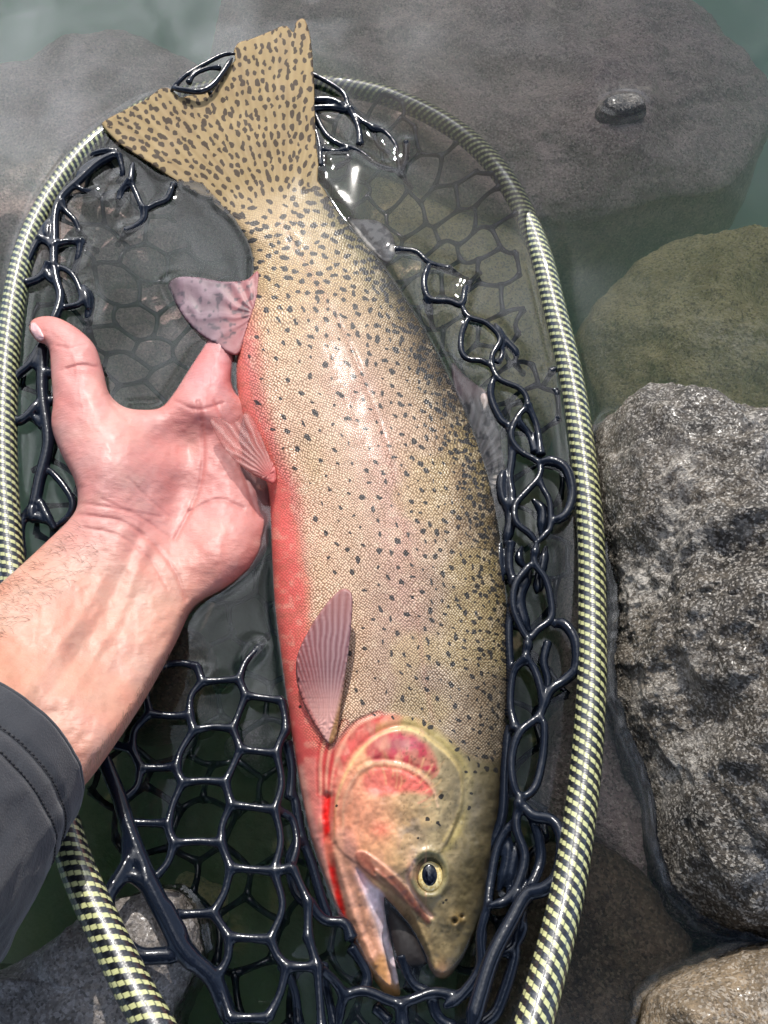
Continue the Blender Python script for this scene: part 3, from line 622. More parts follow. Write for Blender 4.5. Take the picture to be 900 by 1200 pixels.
for rad in np.arange(72, 300, 10.6):
    na = int(rad * 1.3 / 8.8); off = random.random()
    for k_ in range(na + 1):
        th = math.radians(-152) + (k_ + off + random.uniform(-.25, .25)) / na * 1.35; r2 = rad + random.uniform(-3.5, 3.5); cx, cy = TB[0] + r2 * math.cos(th), TB[1] + r2 * math.sin(th)
        if cy + .28 * (cx - 310) < 240: acc.append((cx, cy, random.uniform(2.2, 3.4), random.uniform(1.25, 1.7), th))
acc += [(517,934,3,1.1,0),(501,960,2.6,1,0),(514,965,2.6,1,0),(549,947,2.2,1,0),(552,930,2.2,1,0),(570,887,2.5,1,0),(536,878,2.6,1,0),(505,852,3,1.2,0),(557,905,2,1,0),(395,944,1.8,1,0),(352,828,2,1,0),(523,1055,1.6,1,0),(520,1058,1.4,1,0),(490,982,1.8,1,0)]
wx = x_ + 1.3 * fbm(x_ / 4, y_ / 4, 31, 2); wy = y_ + 1.3 * fbm(x_ / 4, y_ / 4, 41, 2)
order = np.argsort(y_); ys_s = y_[order]
for cx, cy, r0, el, an in acc:
    a0, a1 = np.searchsorted(ys_s, (cy - 9, cy + 9)); id_ = order[a0:a1]; id_ = id_[np.abs(x_[id_] - cx) < 9]
    dx, dy = wx[id_] - cx, wy[id_] - cy; u_ = dx * math.cos(an) + dy * math.sin(an); w_ = -dx * math.sin(an) + dy * math.cos(an)
    rr = np.sqrt((u_ / el) ** 2 + (w_ * el ** .6) ** 2); spot[id_] = np.maximum(spot[id_], 1 - sm(r0 - 1.1, r0 + 1.1, rr))
scaly = (1 - .9 * wt) * (1 - headm) * (1 - .8 * thr) * np.interp(y_, [190, 260, 340], [.25, .6, 1.0]) * (1 - .45 * (1 - sm(-.98, -.7, v_))) * (1 - .55 * redb)
V, F, src = close_back(top, back, q, bnd)
ua = al / 2.9; va = ac / 2.7
ang = math.pi / 4; uvf = np.stack([ua * math.cos(ang) - va * math.sin(ang), ua * math.sin(ang) + va * math.cos(ang)], 1)
FISH = empty('trout', 'large spotted cutthroat trout with pink belly and open mouth lying in the net', 'fish')
MF = mat_fish()
def piece(name, m_):
    f = F[m_]; u_, iv = np.unique(f, return_inverse=True)
    return mesh_obj(name, V[u_], iv.reshape(-1, 4), MF, FISH, attrs={'Col': c[src][u_], 'scaly': scaly[src][u_], 'spot': spot[src][u_], 'tail': wt[src][u_]}, uv=uvf[src][u_])
fcen = pts[src][F].mean(1); intail = (fcen[:, 1] + .28 * (fcen[:, 0] - 310) + .0016 * (fcen[:, 0] - 315) ** 2 < 238)
fish = piece('body', ~intail); tailo = piece('tail_fin', intail)

mlp, mlh, mlq, mlb = pillow(spline([(440,1040),(452,1050),(484,1088),(498,1116),(500,1130),(484,1134),(470,1136),(464,1128),(458,1100),(448,1060)], 6), 1.5, 4, 4)
Vm, Fm, sm_ = close_back(P(mlp[:, 0], mlp[:, 1], -.0005 + mlh * .00015 + 0 * mlp[:, 1]), P(mlp[:, 0], mlp[:, 1], -.006 + 0 * mlp[:, 1]), mlq, mlb)
mesh_obj('mouth_gap_shade', Vm, Fm, mat_simple('mouth_shade_black', (.008, .005, .005), .6), FISH)  # near-black sheet closing the open gap between the jaws, shade given as colour
def fin(name, poly, base, zf, colf, thick=.0012, rayn=16, ray_amp=.0004, alpha=1.0, sp=1.5, fan=None, mat=None, hs=.12, wave=0, label=None, mbase=None):
    """fin: pillow over its outline, with rays fanning from the point base"""
    pl = spline(poly, 8); p, hh, qq, bb = pillow(pl, sp, 4, 4)
    a = np.arctan2(p[:, 1] - base[1], p[:, 0] - base[0]); a = np.unwrap(np.sort(a))[np.argsort(np.argsort(a))] if False else (a - (fan or 0) + math.pi) % (2 * math.pi) - math.pi
    rr = np.hypot(p[:, 0] - base[0], p[:, 1] - base[1])
    lo, hi = np.percentile(a, 2), np.percentile(a, 98); t = (a - lo) / (hi - lo)
    cyc = t * rayn * (1 + (rr > .55 * rr.max()) * 0) + .25 * fbm(p[:, 0] / 20, p[:, 1] / 20, 3, 2)
    ray = .5 + .5 * np.cos(2 * math.pi * cyc)
    zb = zf(p[:, 0], p[:, 1]) + wave * np.sin(t * 9 + rr / 18)
    edge = np.minimum(1, hh / 6)
    zt = zb + thick * edge + ray_amp * ray * edge * sm(20, 110, rr * (1 if name == 'tail_fin' else 9))
    T_ = P(p[:, 0], p[:, 1], zt); B_ = P(p[:, 0], p[:, 1], zb - thick * edge * .6)
    V, F, s = close_back(T_, B_, qq, bb)
    col, al_ = colf(p, t, rr, ray)
    return mesh_obj(name, V, F, mat or mat_fin(name + '_membrane'), FISH, attrs={'Col': col[s], 'alpha': np.broadcast_to(al_, (len(p),))[s]}), p, zt
def fin_spots(p, t, rr, n, size, base_c, spot_c, el=1.6, gap=9):
    lo, hi = p.min(0), p.max(0); out_ = []; m_ = np.zeros(len(p))
    for cx, cy in RNG.random((n * 12, 2)) * (hi - lo) + lo:
        if len(out_) >= n: break
        if all((cx - a) ** 2 + (cy - b) ** 2 > gap * gap for a, b in out_): out_.append((cx, cy))
    return out_
def pect_col(p, t, rr, ray):
    c = np.tile(lin((158, 96, 96)), (len(p), 1)); c = over(c, sm(.3, .75, t + .1 * (rr > 60)), (150, 122, 124), .7); c = over(c, sm(.55, 1, ray), (184, 150, 148), .55); c = over(c, sm(.6, 1, 1 - ray), (112, 58, 60), .5)
    c = over(c, 1 - sm(25, 90, rr), (224, 170, 160), .9); c = over(c, sm(.80, .98, t), (152, 112, 66), .9); c = over(c, 1 - sm(.0, .12, t), (206, 110, 104), .6)
    c = over(c, sm(120, 175, rr), (150, 98, 88), .5); return c, 1.0
def zpect(x, y):
    k = sm(880, 700, y); return np.array(zf_body(x, y)) + .0012 + .008 * k
_g = 4.0
_gi = {}
for (a, b), zz in zip(np.floor(pts / _g).astype(int).tolist(), ztop.tolist()): _gi.setdefault((a, b), []).append(zz)
_gi = {k: max(v) for k, v in _gi.items()}
def zf_body(x, y):
    r = np.array([_gi.get((int(a // _g), int(b // _g)), -.003) for a, b in zip(x, y)]); return r
def zf_smooth(x, y):
    s = 0
    for dx in (-10, 0, 10):
        for dy in (-10, 0, 10): s = s + zf_body(x + dx, y + dy)
    return s / 9
def zpect(x, y): return np.maximum(zf_smooth(x, y), -.001) + .0012 + .009 * (1 - sm(700, 880, y))
fin('pectoral_fin', [(386,872),(374,858),(358,830),(348,800),(348,770),(360,742),(376,716),(394,695),(405,690),(413,700),(411,740),(405,790),(399,830),(394,862)], (384,872), zpect, pect_col, thick=.0006, rayn=17, ray_amp=.0003, sp=1.2)
def pelv_col(p, t, rr, ray):
    c = np.tile(lin((178, 112, 104)), (len(p), 1)); c = over(c, sm(.5, 1, ray), (206, 160, 152), .6); c = over(c, sm(.5, 1, 1 - ray), (170, 96, 92), .5)
    c = over(c, 1 - sm(5, 35, rr), (206, 100, 96), .8); c = over(c, 1 - sm(.0, .1, t), (150, 90, 84), .6)
    return c, .25 + .5 * (1 - sm(10, 60, rr)) + .2 * ray * .8
fin('pelvic_fin', [(322,566),(308,562),(286,549),(266,530),(252,508),(246,493),(256,489),(272,496),(284,486),(294,486),(304,505),(314,530),(324,550)], (322,562), lambda x, y: .0125 + .00002 * (x - 300) + .001 * np.sin(x / 9), pelv_col, thick=.0006, rayn=11, ray_amp=.0007, sp=1.2)
def anal_col(p, t, rr, ray):
    c = np.tile(lin((116, 90, 98)), (len(p), 1)); n = fbm(p[:, 0] / 9, p[:, 1] / 9, 5, 3)
    c = over(c, sm(.5, 1, ray), (150, 124, 132), .6); c = over(c, sm(250, 292, p[:, 0] + .2 * (p[:, 1] - 350)), (176, 104, 100), .7); c = over(c, sm(.25, .8, fbm(p[:, 0] / 5, p[:, 1] / 5, 2, 2)), (46, 38, 52), .75)
    c = over(c, 1 - sm(204, 214, p[:, 0]), (66, 52, 56), .7); return c, .93
fin('anal_fin', [(303,318),(288,328),(262,330),(232,325),(208,325),(197,333),(201,346),(214,370),(232,390),(250,402),(270,415),(282,412),(292,380),(302,350)], (300,368), lambda x, y: np.interp(x, [195, 215, 300], [-.0005, .0015, .004]), anal_col, thick=.0008, rayn=14, ray_amp=.0004, sp=1.2)
def dors_col(p, t, rr, ray):
    c = np.tile(lin((134, 126, 118)), (len(p), 1)); c = over(c, sm(.4, 1, ray), (178, 168, 160), .6); c = over(c, sm(.2, .6, fbm(p[:, 0] / 4.5, p[:, 1] / 7, 2, 2)), (40, 38, 44), .8)
    c = over(c, 1 - sm(455, 478, p[:, 1]), (176, 142, 138), .5); return c, .97
fin('dorsal_fin', [(530,425),(545,440),(558,450),(572,462),(582,490),(588,525),(594,560),(597,592),(591,602),(580,598),(566,540),(548,490),(532,455)], (545,560), lambda x, y: -.0035 + .0030 * np.exp(-((x - 568) ** 2 + (y - 468) ** 2) / 500.), dors_col, thick=.0008, rayn=13, ray_amp=.0008, fan=-math.pi / 2, sp=1.2)
def adip_col(p, t, rr, ray):
    c = np.tile(lin((170, 164, 156)), (len(p), 1)); c = over(c, sm(.05, .5, fbm(p[:, 0] / 5, p[:, 1] / 5, 7, 2)), (60, 58, 62), .7); return c, .95
fin('adipose_fin', [(408,258),(424,257),(442,259),(456,270),(463,286),(461,302),(452,308),(436,296),(420,278)], (430,290), lambda x, y: -.0020 + 0 * x, adip_col, thick=.0012, rayn=5, ray_amp=.0001, sp=1.2)

def dome(name, px, py, z, rx, ry, hgt, mat, parent, n=28, k=12, bulge=.5):
    c0 = P(px, py, z); V = [c0 + [0, 0, hgt]]; F = []
    for i in range(1, k + 1):
        a = i / k * math.pi / 2
        for j in range(n):
            t = j / n * 2 * math.pi; V.append(c0 + np.array([rx * math.sin(a) * math.cos(t), ry * math.sin(a) * math.sin(t), hgt * math.cos(a)]))
    for j in range(n): F.append([0, 1 + j, 1 + (j + 1) % n])
    for i in range(k - 1):
        for j in range(n): a = 1 + i * n + j; b = 1 + i * n + (j + 1) % n; F.append([a, a + n, b + n, b])
    V.append(c0 - [0, 0, .001]); F += [[1 + (k - 1) * n + j, len(V) - 1, 1 + (k - 1) * n + (j + 1) % n] for j in range(n)]
    return mesh_obj(name, V, F, mat, parent)
ez = fish_z(EYE[0], EYE[1] + 0)
me_ = M('iris_gold'); ob = me_.n('ShaderNodeTexCoord').outputs['Object']
iris_c = me_.mix(me_.ramp(me_.noise(ob, 900, 4), (.35, 0.), (.65, 1.)), (.55, .38, .12, 1), (.95, .80, .40, 1))
IR = me_.p(Base_Color=iris_c, Roughness=.25, Metallic=.0, Coat_Weight=1.0, Coat_Roughness=.02)
EY = dome('eye', EYE[0] + 1, EYE[1], ez + .0002, .0047, .0058, .0024, IR, FISH)
dome('pupil', EYE[0] + .5, EYE[1] + 1, ez + .0020, .0027, .0035, .0009, mat_simple('pupil_black', (.002, .003, .008), .05, .5), EY)

# ------------------------------------------------------------------ hand and forearm
HP = [(50,385,9),(60,410,10),(90,450,8),(150,540,2),(110,590,4),(80,650,8),(30,720,24),(-40,820,46),(-120,930,72),(-200,1020,92),(180,700,4),(150,770,14),(90,860,36),(0,980,62),(240,590,-7),(250,655,-6),(300,610,-9),(250,430,1),(262,408,1),(272,385,-2),(282,360,-3),(250,410,1),(350,405,-36),(390,455,-42),(405,560,-44),(340,520,-30),(180,480,-2),(290,530,-7),(220,540,-5)]
HPx = np.array(HP, float)
def hand_z(x, y):
    d2 = (x[:, None] - HPx[:, 0]) ** 2 + (y[:, None] - HPx[:, 1]) ** 2; w_ = np.exp(-d2 / (2 * 42 ** 2)) + 1e-9 / (1 + d2); return (w_ * HPx[:, 2]).sum(1) / w_.sum(1) / 1000
hand_poly = [(-240,930),(-120,775),(-55,727),(0,684),(50,639),(85,604),(91,582),(86,560),(74,537),(64,513),(60,494),(62,470),(60,440),(58,412),(52,403),(44,400),(37,392),(34,383),(38,375),(48,371),(62,371),(78,377),(97,390),(112,407),(121,435),(128,461),(144,476),(163,480),(187,478),(202,463),(222,432),(241,402),(256,372),(268,352),(282,348),(290,360),(284,385),(275,420),(272,448),(282,462),(300,455),(318,425),(335,395),(350,378),(366,382),(366,400),(352,430),(342,462),(350,472),(375,455),(400,432),(418,428),(424,442),(408,470),(384,500),(384,512),(410,508),(436,505),(446,515),(436,532),(404,548),(380,560),(390,572),(418,580),(424,594),(412,604),(376,606),(340,606),(318,618),(314,640),(302,660),(286,676),(262,692),(236,705),(220,720),(205,752),(172,812),(132,872),(94,922),(58,948),(5,980),(-60,1062),(-160,1130),(-240,1160)]
hp_ = spline(hand_poly, 4); hpts, hh, hq, hb = pillow(hp_, 1.6, 10, 4)
hx, hy = hpts.T; hzc = hand_z(hx, hy)
hb_ = lambda cx, cy, rx, ry=None, ang=0: blob(cx, cy, rx, ry, ang, hpts)
scale_h = np.interp(hx * .6 + (900 - hy) * .0 , [-100, 50, 150], [.72, .62, .50])
cap = 62.0; hr = cap * np.tanh(hh / cap)
hzt = hr * scale_h * MPX * 1.15
relh = .0075 * hb_(125, 535, 46, 62, 20) + .0065 * hb_(258, 645, 42, 40, 0) - .0050 * hb_(215, 575, 26, 60, 10) - .004 * hb_(205, 515, 40, 22, 0) + .003 * hb_(235, 480, 28, 16, 30)
def hline(poly, wd): return np.exp(-(near_dist(hpts, spline(poly, 4, False), False) / wd) ** 2)
creases = [([(232,470),(238,510),(236,560),(222,600),(205,632)], 2.6, .0007), ([(90,603),(115,606),(145,612),(178,636),(204,668),(218,702)], 2.4, .0006), ([(94,590),(125,594),(160,604),(200,630)], 1.8, .0004), ([(98,618),(140,628),(175,655),(196,690)], 1.8, .0004),
    ([(252,470),(280,540),(300,600)], 2.2, .0005), ([(78,432),(95,428),(112,430)], 1.8, .0006), ([(66,405),(84,408),(100,404)], 1.6, .0004), ([(205,470),(232,480),(262,472)], 2, .0005), ([(222,600),(245,588),(262,586),(285,596)], 2.2, .0006), ([(150,560),(175,585),(198,605)], 1.5, .0003), ([(120,585),(150,598),(190,606)], 1.5, .0003), ([(126,462),(134,478),(150,492)], 2, .0005)]
for pl_, wd, a in creases: relh -= a * hline(pl_, wd)
relh += .0006 * hline([(150,615),(110,700),(40,800),(-60,930)], 9) + .0005 * hline([(172,640),(140,720),(80,820)], 7) - .0005 * hline([(162,630),(126,710),(60,812)], 6)
relh += .0005 * fbm(hx / 22, hy / 22, 3, 3)
hzt2 = hzc + hzt + relh * sm(0, 30, hh)
Ht = P(hx, hy, hzt2); Hm = P(hx, hy, hzc); Hb = Hm.copy(); Hb[:, 2] -= hzt * .8
def o2(c, m_, rgb, k=1.): return over(c, m_, rgb, k)
hc = np.tile(lin((214, 166, 142)), (len(hpts), 1)); hn = fbm(hx / 28, hy / 28, 2, 4); hn2 = fbm(hx / 10, hy / 10, 6, 3)
t_arm = sm(660, 560, hy + (150 - hx) * .0); t_arm = 1 - sm(580, 690, hy - .25 * (hx - 100))
hc = o2(hc, t_arm, (218, 156, 146)); hc = o2(hc, hb_(75, 420, 45, 60), (220, 148, 138), .6); hc = o2(hc, hb_(46, 383, 18, 16), (212, 122, 120), .6)
hc = o2(hc, sm(210, 300, hx) * t_arm, (214, 146, 138), .7); hc = o2(hc, hb_(260, 650, 45, 40), (222, 150, 134), .7); hc = o2(hc, hb_(250, 430, 40, 50), (210, 128, 132), .6)
hc = o2(hc, hb_(205, 520, 30, 30), (222, 144, 132), .6); hc = o2(hc, hb_(130, 500, 40, 34), (228, 176, 160), .45)
hc = o2(hc, sm(.1, .9, hn), (226, 176, 158), .35); hc = o2(hc, sm(.1, .9, -hn) * t_arm, (206, 132, 122), .4)
hc = o2(hc, sm(60, -60, hx - .3 * (hy - 800)) * 0, (200, 150, 110)); hc = o2(hc, (1 - sm(-40, 90, hx)) , (206, 150, 116), .6)
for pl_, wd, a in creases: hc = o2(hc, hline(pl_, wd * 1.3), (190, 96, 88), min(.4, a * 450))
for pl_ in ([(150,640),(100,730),(40,830)], [(175,680),(140,770),(90,850)]): hc = o2(hc, hline(pl_, 9), (184, 130, 124), .10)
wet = (1 - sm(570, 720, hy)) * (.35 + .65 * sm(-.3, .6, hn)); wet = np.maximum(wet, sm(200, 300, hx))
hc = hc * np.array([.78, .75, .76])
V, F, s_ = close_back(Ht, Hb, hq, hb)
PERSON = empty('person', 'wet open hand and forearm of a person in a dark grey sleeve', 'person')
SK = mat_skin(); hand = mesh_obj('hand', V, F, SK, PERSON, attrs={'Col': hc[s_], 'wet': wet[s_]})
def hz_at(px, py): return float(hzt2[((hpts - np.array([px, py])) ** 2).sum(1).argmin()])
nm = mat_simple('nail', (.74, .42, .40), .25, .6)
p_, hh_, q_, b_ = pillow(spline([(35,379),(41,378),(48,386),(52,396),(48,400),(42,397),(36,389)], 8), .8, 2, 2)
zz = np.array([hz_at(a, b) for a, b in p_]); 
V, F, s_ = close_back(P(p_[:, 0], p_[:, 1], zz + .0004 + np.minimum(.0006, hh_ * .0002)), P(p_[:, 0], p_[:, 1], zz - .001), q_, b_); mesh_obj('thumbnail', V, F, nm, hand)
# short arm hairs
hs = Soup()
def near_h(cx, cy):
    k = ((hpts - np.array([cx, cy])) ** 2).sum(1).argmin(); return Ht[k]
for i in range(430):
    t = random.random(); e = random.random() ** 1.6
    ax, ay = np.array([92, 612]) * (1 - t) + np.array([-30, 712]) * t
    bx, by = ax + 30 * e + 3, ay + 38 * e + 4
    if i % 4 == 0: bx, by = 205 - 110 * t - random.random() * 8, 765 + 150 * t - random.random() * 6
    b0 = near_h(bx, by); dr = np.array([-.35 + random.uniform(-.5, .3), .35 + random.uniform(-.6, .4), .5 + random.random() * .5])
    if i % 4 == 0: dr[0] = abs(dr[0]) * .7; dr[1] = -.5
    ln = random.uniform(.003, .0065); k_ = np.linspace(0, 1, 5)[:, None]
    V, F = tube(b0 + dr * ln * k_ + np.array([-.3, -.6, -.5]) * ln * k_ ** 2 * .6, np.linspace(.00005, .00002, 5), 3, False); hs.add(V, F)
ho = hs.build('arm_hair', mat_simple('hair_brown', (.10, .06, .035), .5), PERSON); tag(ho, kind='stuff')
# sleeve
A0 = P(8, 862, .046); A1 = P(-190, 1180, .10); axd = (A1 - A0); axd /= np.linalg.norm(axd)
e0 = P(-150, 835, .050); e1 = P(96, 932, .040)
cen = (e0 + e1) / 2 + np.array([0, 0, .005]); sd = (e1 - e0); R1 = np.linalg.norm(sd) / 2; sd /= 2 * R1; R1 *= 1.07; axd = P(-180, 1052, .085) - cen; axd /= np.linalg.norm(axd)
nn_ = np.cross(sd, axd); nn_ /= np.linalg.norm(nn_); nn_ *= -1 if nn_[2] < 0 else 1
nu, nv = 220, 150; SV = []
for layer, rr in ((0, 1.0), (1, .965)):
    a = np.arange(nu) / nu * 2 * math.pi; tt = np.linspace(0, 1, nv) ** 1.2 * .26
    A_, T_ = np.meshgrid(a, tt, indexing='ij')
    fold = .0016 * np.sin(A_ * 3 + T_ * 60) * sm(.015, .06, T_) + .0022 * fbm(np.cos(A_) * 2.2, np.sin(A_) * 2.2, T_ * 34, 4) * sm(.0, .03, T_) + .0004 * fbm(np.cos(A_) * 5, np.sin(A_) * 5, T_ * 90, 3)
    hem = .0010 * (1 - sm(.0005, .0022, np.abs(T_ - .0140))) * -1 - .0008 * (1 - sm(.0004, .0016, np.abs(T_ - .0215)))
    rad = R1 * rr + fold + (hem if layer == 0 else 0) + T_ * .05 - .0012 * (1 - sm(0, .0018, T_)) * (1 if layer == 0 else -1)
    SV.append(cen + (np.cos(A_) * rad)[..., None] * sd + (np.sin(A_) * rad * .84)[..., None] * nn_ + T_[..., None] * axd)
V = np.vstack([SV[0].reshape(-1, 3), SV[1].reshape(-1, 3)]); F = np.vstack([tri_quads(nu, nv, True)[:, ::-1], tri_quads(nu, nv, True, nu * nv)])
i = np.arange(nu); j = (i + 1) % nu; F = np.vstack([F, np.stack([i * nv, j * nv, nu * nv + j * nv, nu * nv + i * nv], 1)])
sl = mesh_obj('sleeve', V, F, mat_cloth(), PERSON)
st = Soup()
for T0 in (.0140, .0215):
    for k in range(150):
        a = k / 150 * 2 * math.pi; seg = []
        for u in (0, .5, 1):
            A_ = a + u * .6 * 2 * math.pi / 150; r_ = R1 + T0 * .05 + .0000 + .0022 * float(fbm(math.cos(A_) * 2.2, math.sin(A_) * 2.2, T0 * 34, 4)) * float(sm(0, .03, T0)) + .0016 * math.sin(A_ * 3 + T0 * 60) * float(sm(.015, .06, T0)) - .0003
            seg.append(cen + math.cos(A_) * r_ * sd + math.sin(A_) * r_ * .84 * nn_ + T0 * axd)
        V, F = tube(np.array(seg), .00028, 5); st.add(V, F)
so = st.build('stitching', mat_simple('thread_dark', (.012, .013, .016), .6), sl); tag(so, kind='stuff')

def loft(name, path, radii, mat, parent, seg=40):
    C_ = spline(np.array(path), 10, False); r = np.interp(np.linspace(0, 1, len(C_)), np.linspace(0, 1, len(radii)), radii)
    V, F = tube(C_, r, seg); V = V + (.006 * fbm(V[:, 0] * 9, V[:, 1] * 9, V[:, 2] * 9, 3))[:, None] * np.array([1, .6, .8]); b = Soup(); b.add(V, F); return b.build(name, mat, parent)
CL2 = bpy.data.materials['sleeve_fabric']; e_ = cen + axd * .20
loft('upper_sleeve', [e_ - axd * .03, e_ + axd * .05, (-.47, -.33, .34), (-.42, -.40, .50), (-.27, -.42, .66)], [.045, .052, .055, .062, .085], CL2, PERSON)
loft('jacket', [(-.02, -.95, .25), (-.04, -.75, .42), (-.07, -.55, .58), (-.10, -.40, .66), (-.13, -.30, .68)], [.16, .18, .20, .19, .06], CL2, PERSON, 56)
loft('upper_sleeve', [(.05, -.42, .62), (.16, -.40, .50), (.20, -.34, .40), (.13, -.26, .36)], [.08, .06, .05, .035], CL2, PERSON)
loft('head', [(-.12, -.36, .62), (-.14, -.27, .64), (-.16, -.22, .645), (-.17, -.14, .66), (-.17, -.09, .68), (-.17, -.06, .70)], [.055, .058, .085, .092, .075, .02], SK, PERSON)
loft('cap', [(-.14, -.22, .72), (-.16, -.16, .73), (-.17, -.09, .73), (-.175, -.03, .70), (-.18, .01, .665)], [.05, .095, .10, .07, .02], CL2, PERSON)

# ------------------------------------------------------------------ landing net
NET = empty('landing_net', 'landing net with yellow and black woven hoop and black rubber netting round the trout', 'landing net')
hoop_pts = [(400,1560,60),(300,1470,58),(232,1310,52),(186,1212,46),(160,1165,42),(128,1100,37),(100,1040,32),(80,985,26),(52,885,18),(28,765,11),(13,660,7),(6,560,5),(6,470,4),(13,380,3),(27,305,1),(52,245,-1),(88,192,-2),(125,158,-4),(180,125,-7),(250,106,-9),(330,98,-10),(400,102,-10),(450,112,-10),(500,132,-10),(545,160,-9),(583,198,-7),(612,245,-6),(634,300,-1),(652,370,1),(670,445,2),(683,530,4),(692,620,6),(694,700,8),(694,780,11),(690,860,14),(682,940,18),(670,1020,24),(655,1090,30),(638,1155,36),(618,1225,42),(590,1320,50),(500,1470,58)]
hpx = np.array(hoop_pts, float); hw = P(hpx[:, 0], hpx[:, 1], hpx[:, 2] / 1000)
hcurve = spline(hw, 14, True)
V_, F_ = [], []
sg = 40; tcur = np.roll(hcurve, -1, 0) - np.roll(hcurve, 1, 0); tcur /= np.linalg.norm(tcur, axis=1)[:, None]
sdv = np.cross(tcur, [0, 0, 1.0]); sdv /= np.linalg.norm(sdv, axis=1)[:, None]; upv = np.cross(sdv, tcur)
dl_ = np.r_[0, np.cumsum(np.linalg.norm(np.diff(np.vstack([hcurve, hcurve[:1]]), axis=0), axis=1))]
aa = np.arange(sg + 1) / sg * 2 * math.pi; HR = .0056
VV = hcurve[:, None, :] + HR * (np.cos(aa)[None, :, None] * sdv[:, None, :] + np.sin(aa)[None, :, None] * upv[:, None, :])
VV = np.vstack([VV, VV[:1]]); nh = len(VV)
U_ = np.broadcast_to(aa[None, :] / (2 * math.pi) * 16, (nh, sg + 1)); W_ = np.broadcast_to((dl_ /   .00098)[:, None], (nh, sg + 1)) + U_ * .35
W_ = (dl_ / dl_[-1] * round(dl_[-1] /   .00098))[:, None] + U_ * 0
mesh_obj('hoop', VV.reshape(-1, 3), tri_quads(nh, sg + 1), mat_hoop(), NET, uv=np.stack([U_.ravel(), W_.ravel()], 1))

RB = mat_rubber(); net = Soup()
def strand(pl, z, r=1.05, r2=None, bulge=1.0):
    """pl: places along the strand, z: heights in mm (number or list), r: radius in mm"""
    p = np.array(pl, float); n = len(p)
    zz = np.interp(np.linspace(0, 1, n), np.linspace(0, 1, len(z)), z) if hasattr(z, '__len__') else np.full(n, float(z))
    W = P(p[:, 0], p[:, 1], zz / 1000 * 1.0); C_ = spline(W, 8, False)
    L_ = np.r_[0, np.cumsum(np.linalg.norm(np.diff(C_, axis=0), axis=1))]; m_ = max(4, int(L_[-1] / .0012)); t = np.linspace(0, L_[-1], m_)
    C2 = np.stack([np.interp(t, L_, C_[:, k]) for k in range(3)], 1)
    te = np.minimum(t, L_[-1] - t)
    if len(p) > 4: f_ = .62 + .38 * sm(0, .004, te)
    elif r > 1.35: f_ = .45 + .55 * sm(0, min(.006, L_[-1] * .5), te)
    else: f_ = 1 + .55 * bulge * (np.exp(-t / .0026) + np.exp(-(L_[-1] - t) / .0026))
    rr = 1.50 * np.linspace(r, r2 if r2 is not None else r, m_) * f_
    V, F = tube(C2, rr / 1000, 10); net.add(V, F)
nd = dict(A1=(190,779),A2=(231,781),A3=(237,799),A4=(280,796),A5=(302,761),A6=(288,815),A7=(330,821),A8=(222,838),A9=(175,836),A10=(227,856),A11=(273,854),A12=(335,856),A13=(282,878),A14=(324,883),A15=(155,878),A16=(165,900),A17=(207,898),A18=(214,917),A19=(264,917),A20=(144,937),A21=(271,943),A22=(322,949),A23=(197,965),A24=(150,964),B1=(204,988),B2=(259,988),B3=(270,1017),B4=(321,1021),B5=(178,1032),B6=(250,1070),B7=(207,1072),B8=(268,1098),B9=(317,1101),B10=(336,1133),B11=(372,1133),B12=(255,1145),B13=(270,1193),B14=(314,1193),B15=(130,872),B16=(377,1205),B17=(361,1057),B18=(361,1098),B19=(343,1017))
def zn(p): return 1.5 + .052 * max(0, p[1] - 775) + .018 * max(0, 250 - p[0])
mids = {('A1','A9'):(172,808),('A8','A9'):(200,839),('A3','A8'):(224,816),('A9','A15'):(158,856),('A10','A17'):(212,880),('A17','A18'):(209,908),('A16','A20'):(160,922),('A18','A23'):(203,942),('A7','A12'):(334,840),('A12','A14'):(328,870),('A14','A22'):(330,918),('A13','A19'):(273,898),('A21','B2'):(261,966),('A22','B4'):(329,985),('B3','B6'):(263,1046),('B4','B9'):(331,1062),('A6','A11'):(280,836),('B1','B5'):(196,1012),('B8','B12'):(267,1122),('B10','B14'):(328,1165),('A16','A17'):(186,900),('A23','B1'):(199,977),('A18','A19'):(240,915),('A10','A11'):(250,852),('B1','B2'):(232,986),('A1','A2'):(212,777),('B9','B10'):(325,1120),('A4','A5'):(288,776)}
for e in 'A1-A2 A2-A3 A3-A4 A4-A5 A4-A6 A6-A7 A3-A8 A1-A9 A8-A9 A8-A10 A10-A11 A6-A11 A7-A12 A11-A13 A13-A14 A12-A14 A9-A15 A15-B15 A15-A16 A16-A17 A10-A17 A17-A18 A18-A19 A13-A19 A16-A20 A18-A23 A23-A24 A19-A21 A21-A22 A14-A22 A21-B2 A23-B1 B1-B2 B2-B3 B3-B4 A22-B4 B1-B5 B3-B6 B6-B7 B6-B8 B8-B9 B4-B9 B9-B10 B10-B11 B8-B12 B12-B13 B10-B14 B13-B14 B11-B16 B18-B11 B17-B18 B19-B17 B4-B19'.split():
    a, b = e.split('-'); m_ = mids.get((a, b)); pl = [nd[a]] + ([m_] if m_ else []) + [nd[b]]
    strand(pl, [zn(v) for v in pl] if a != 'A4' or b != 'A5' else [2.6, 1, -1], .92)
T = strand
T([(118,880),(128,905),(140,935),(150,968),(164,1005),(178,1039),(196,1076),(218,1116),(248,1145),(262,1175),(270,1200)], [14,15,17,19,21,22,22,22,21,20,20], 1.8, 2.0)
T([(164,1012),(178,1042),(196,1078),(214,1112),(236,1136)], [21,22,22,22,21], 2.3, 2.3); T([(186,1046),(204,1080),(222,1108)], 22, 1.8, 1.6)
T([(149,970),(150,1000),(147,1015),(132,1040),(126,1060),(136,1092),(160,1118),(190,1120),(215,1118)], [19,21,23,25,26,25,23,22,22], 1.5, 1.9)
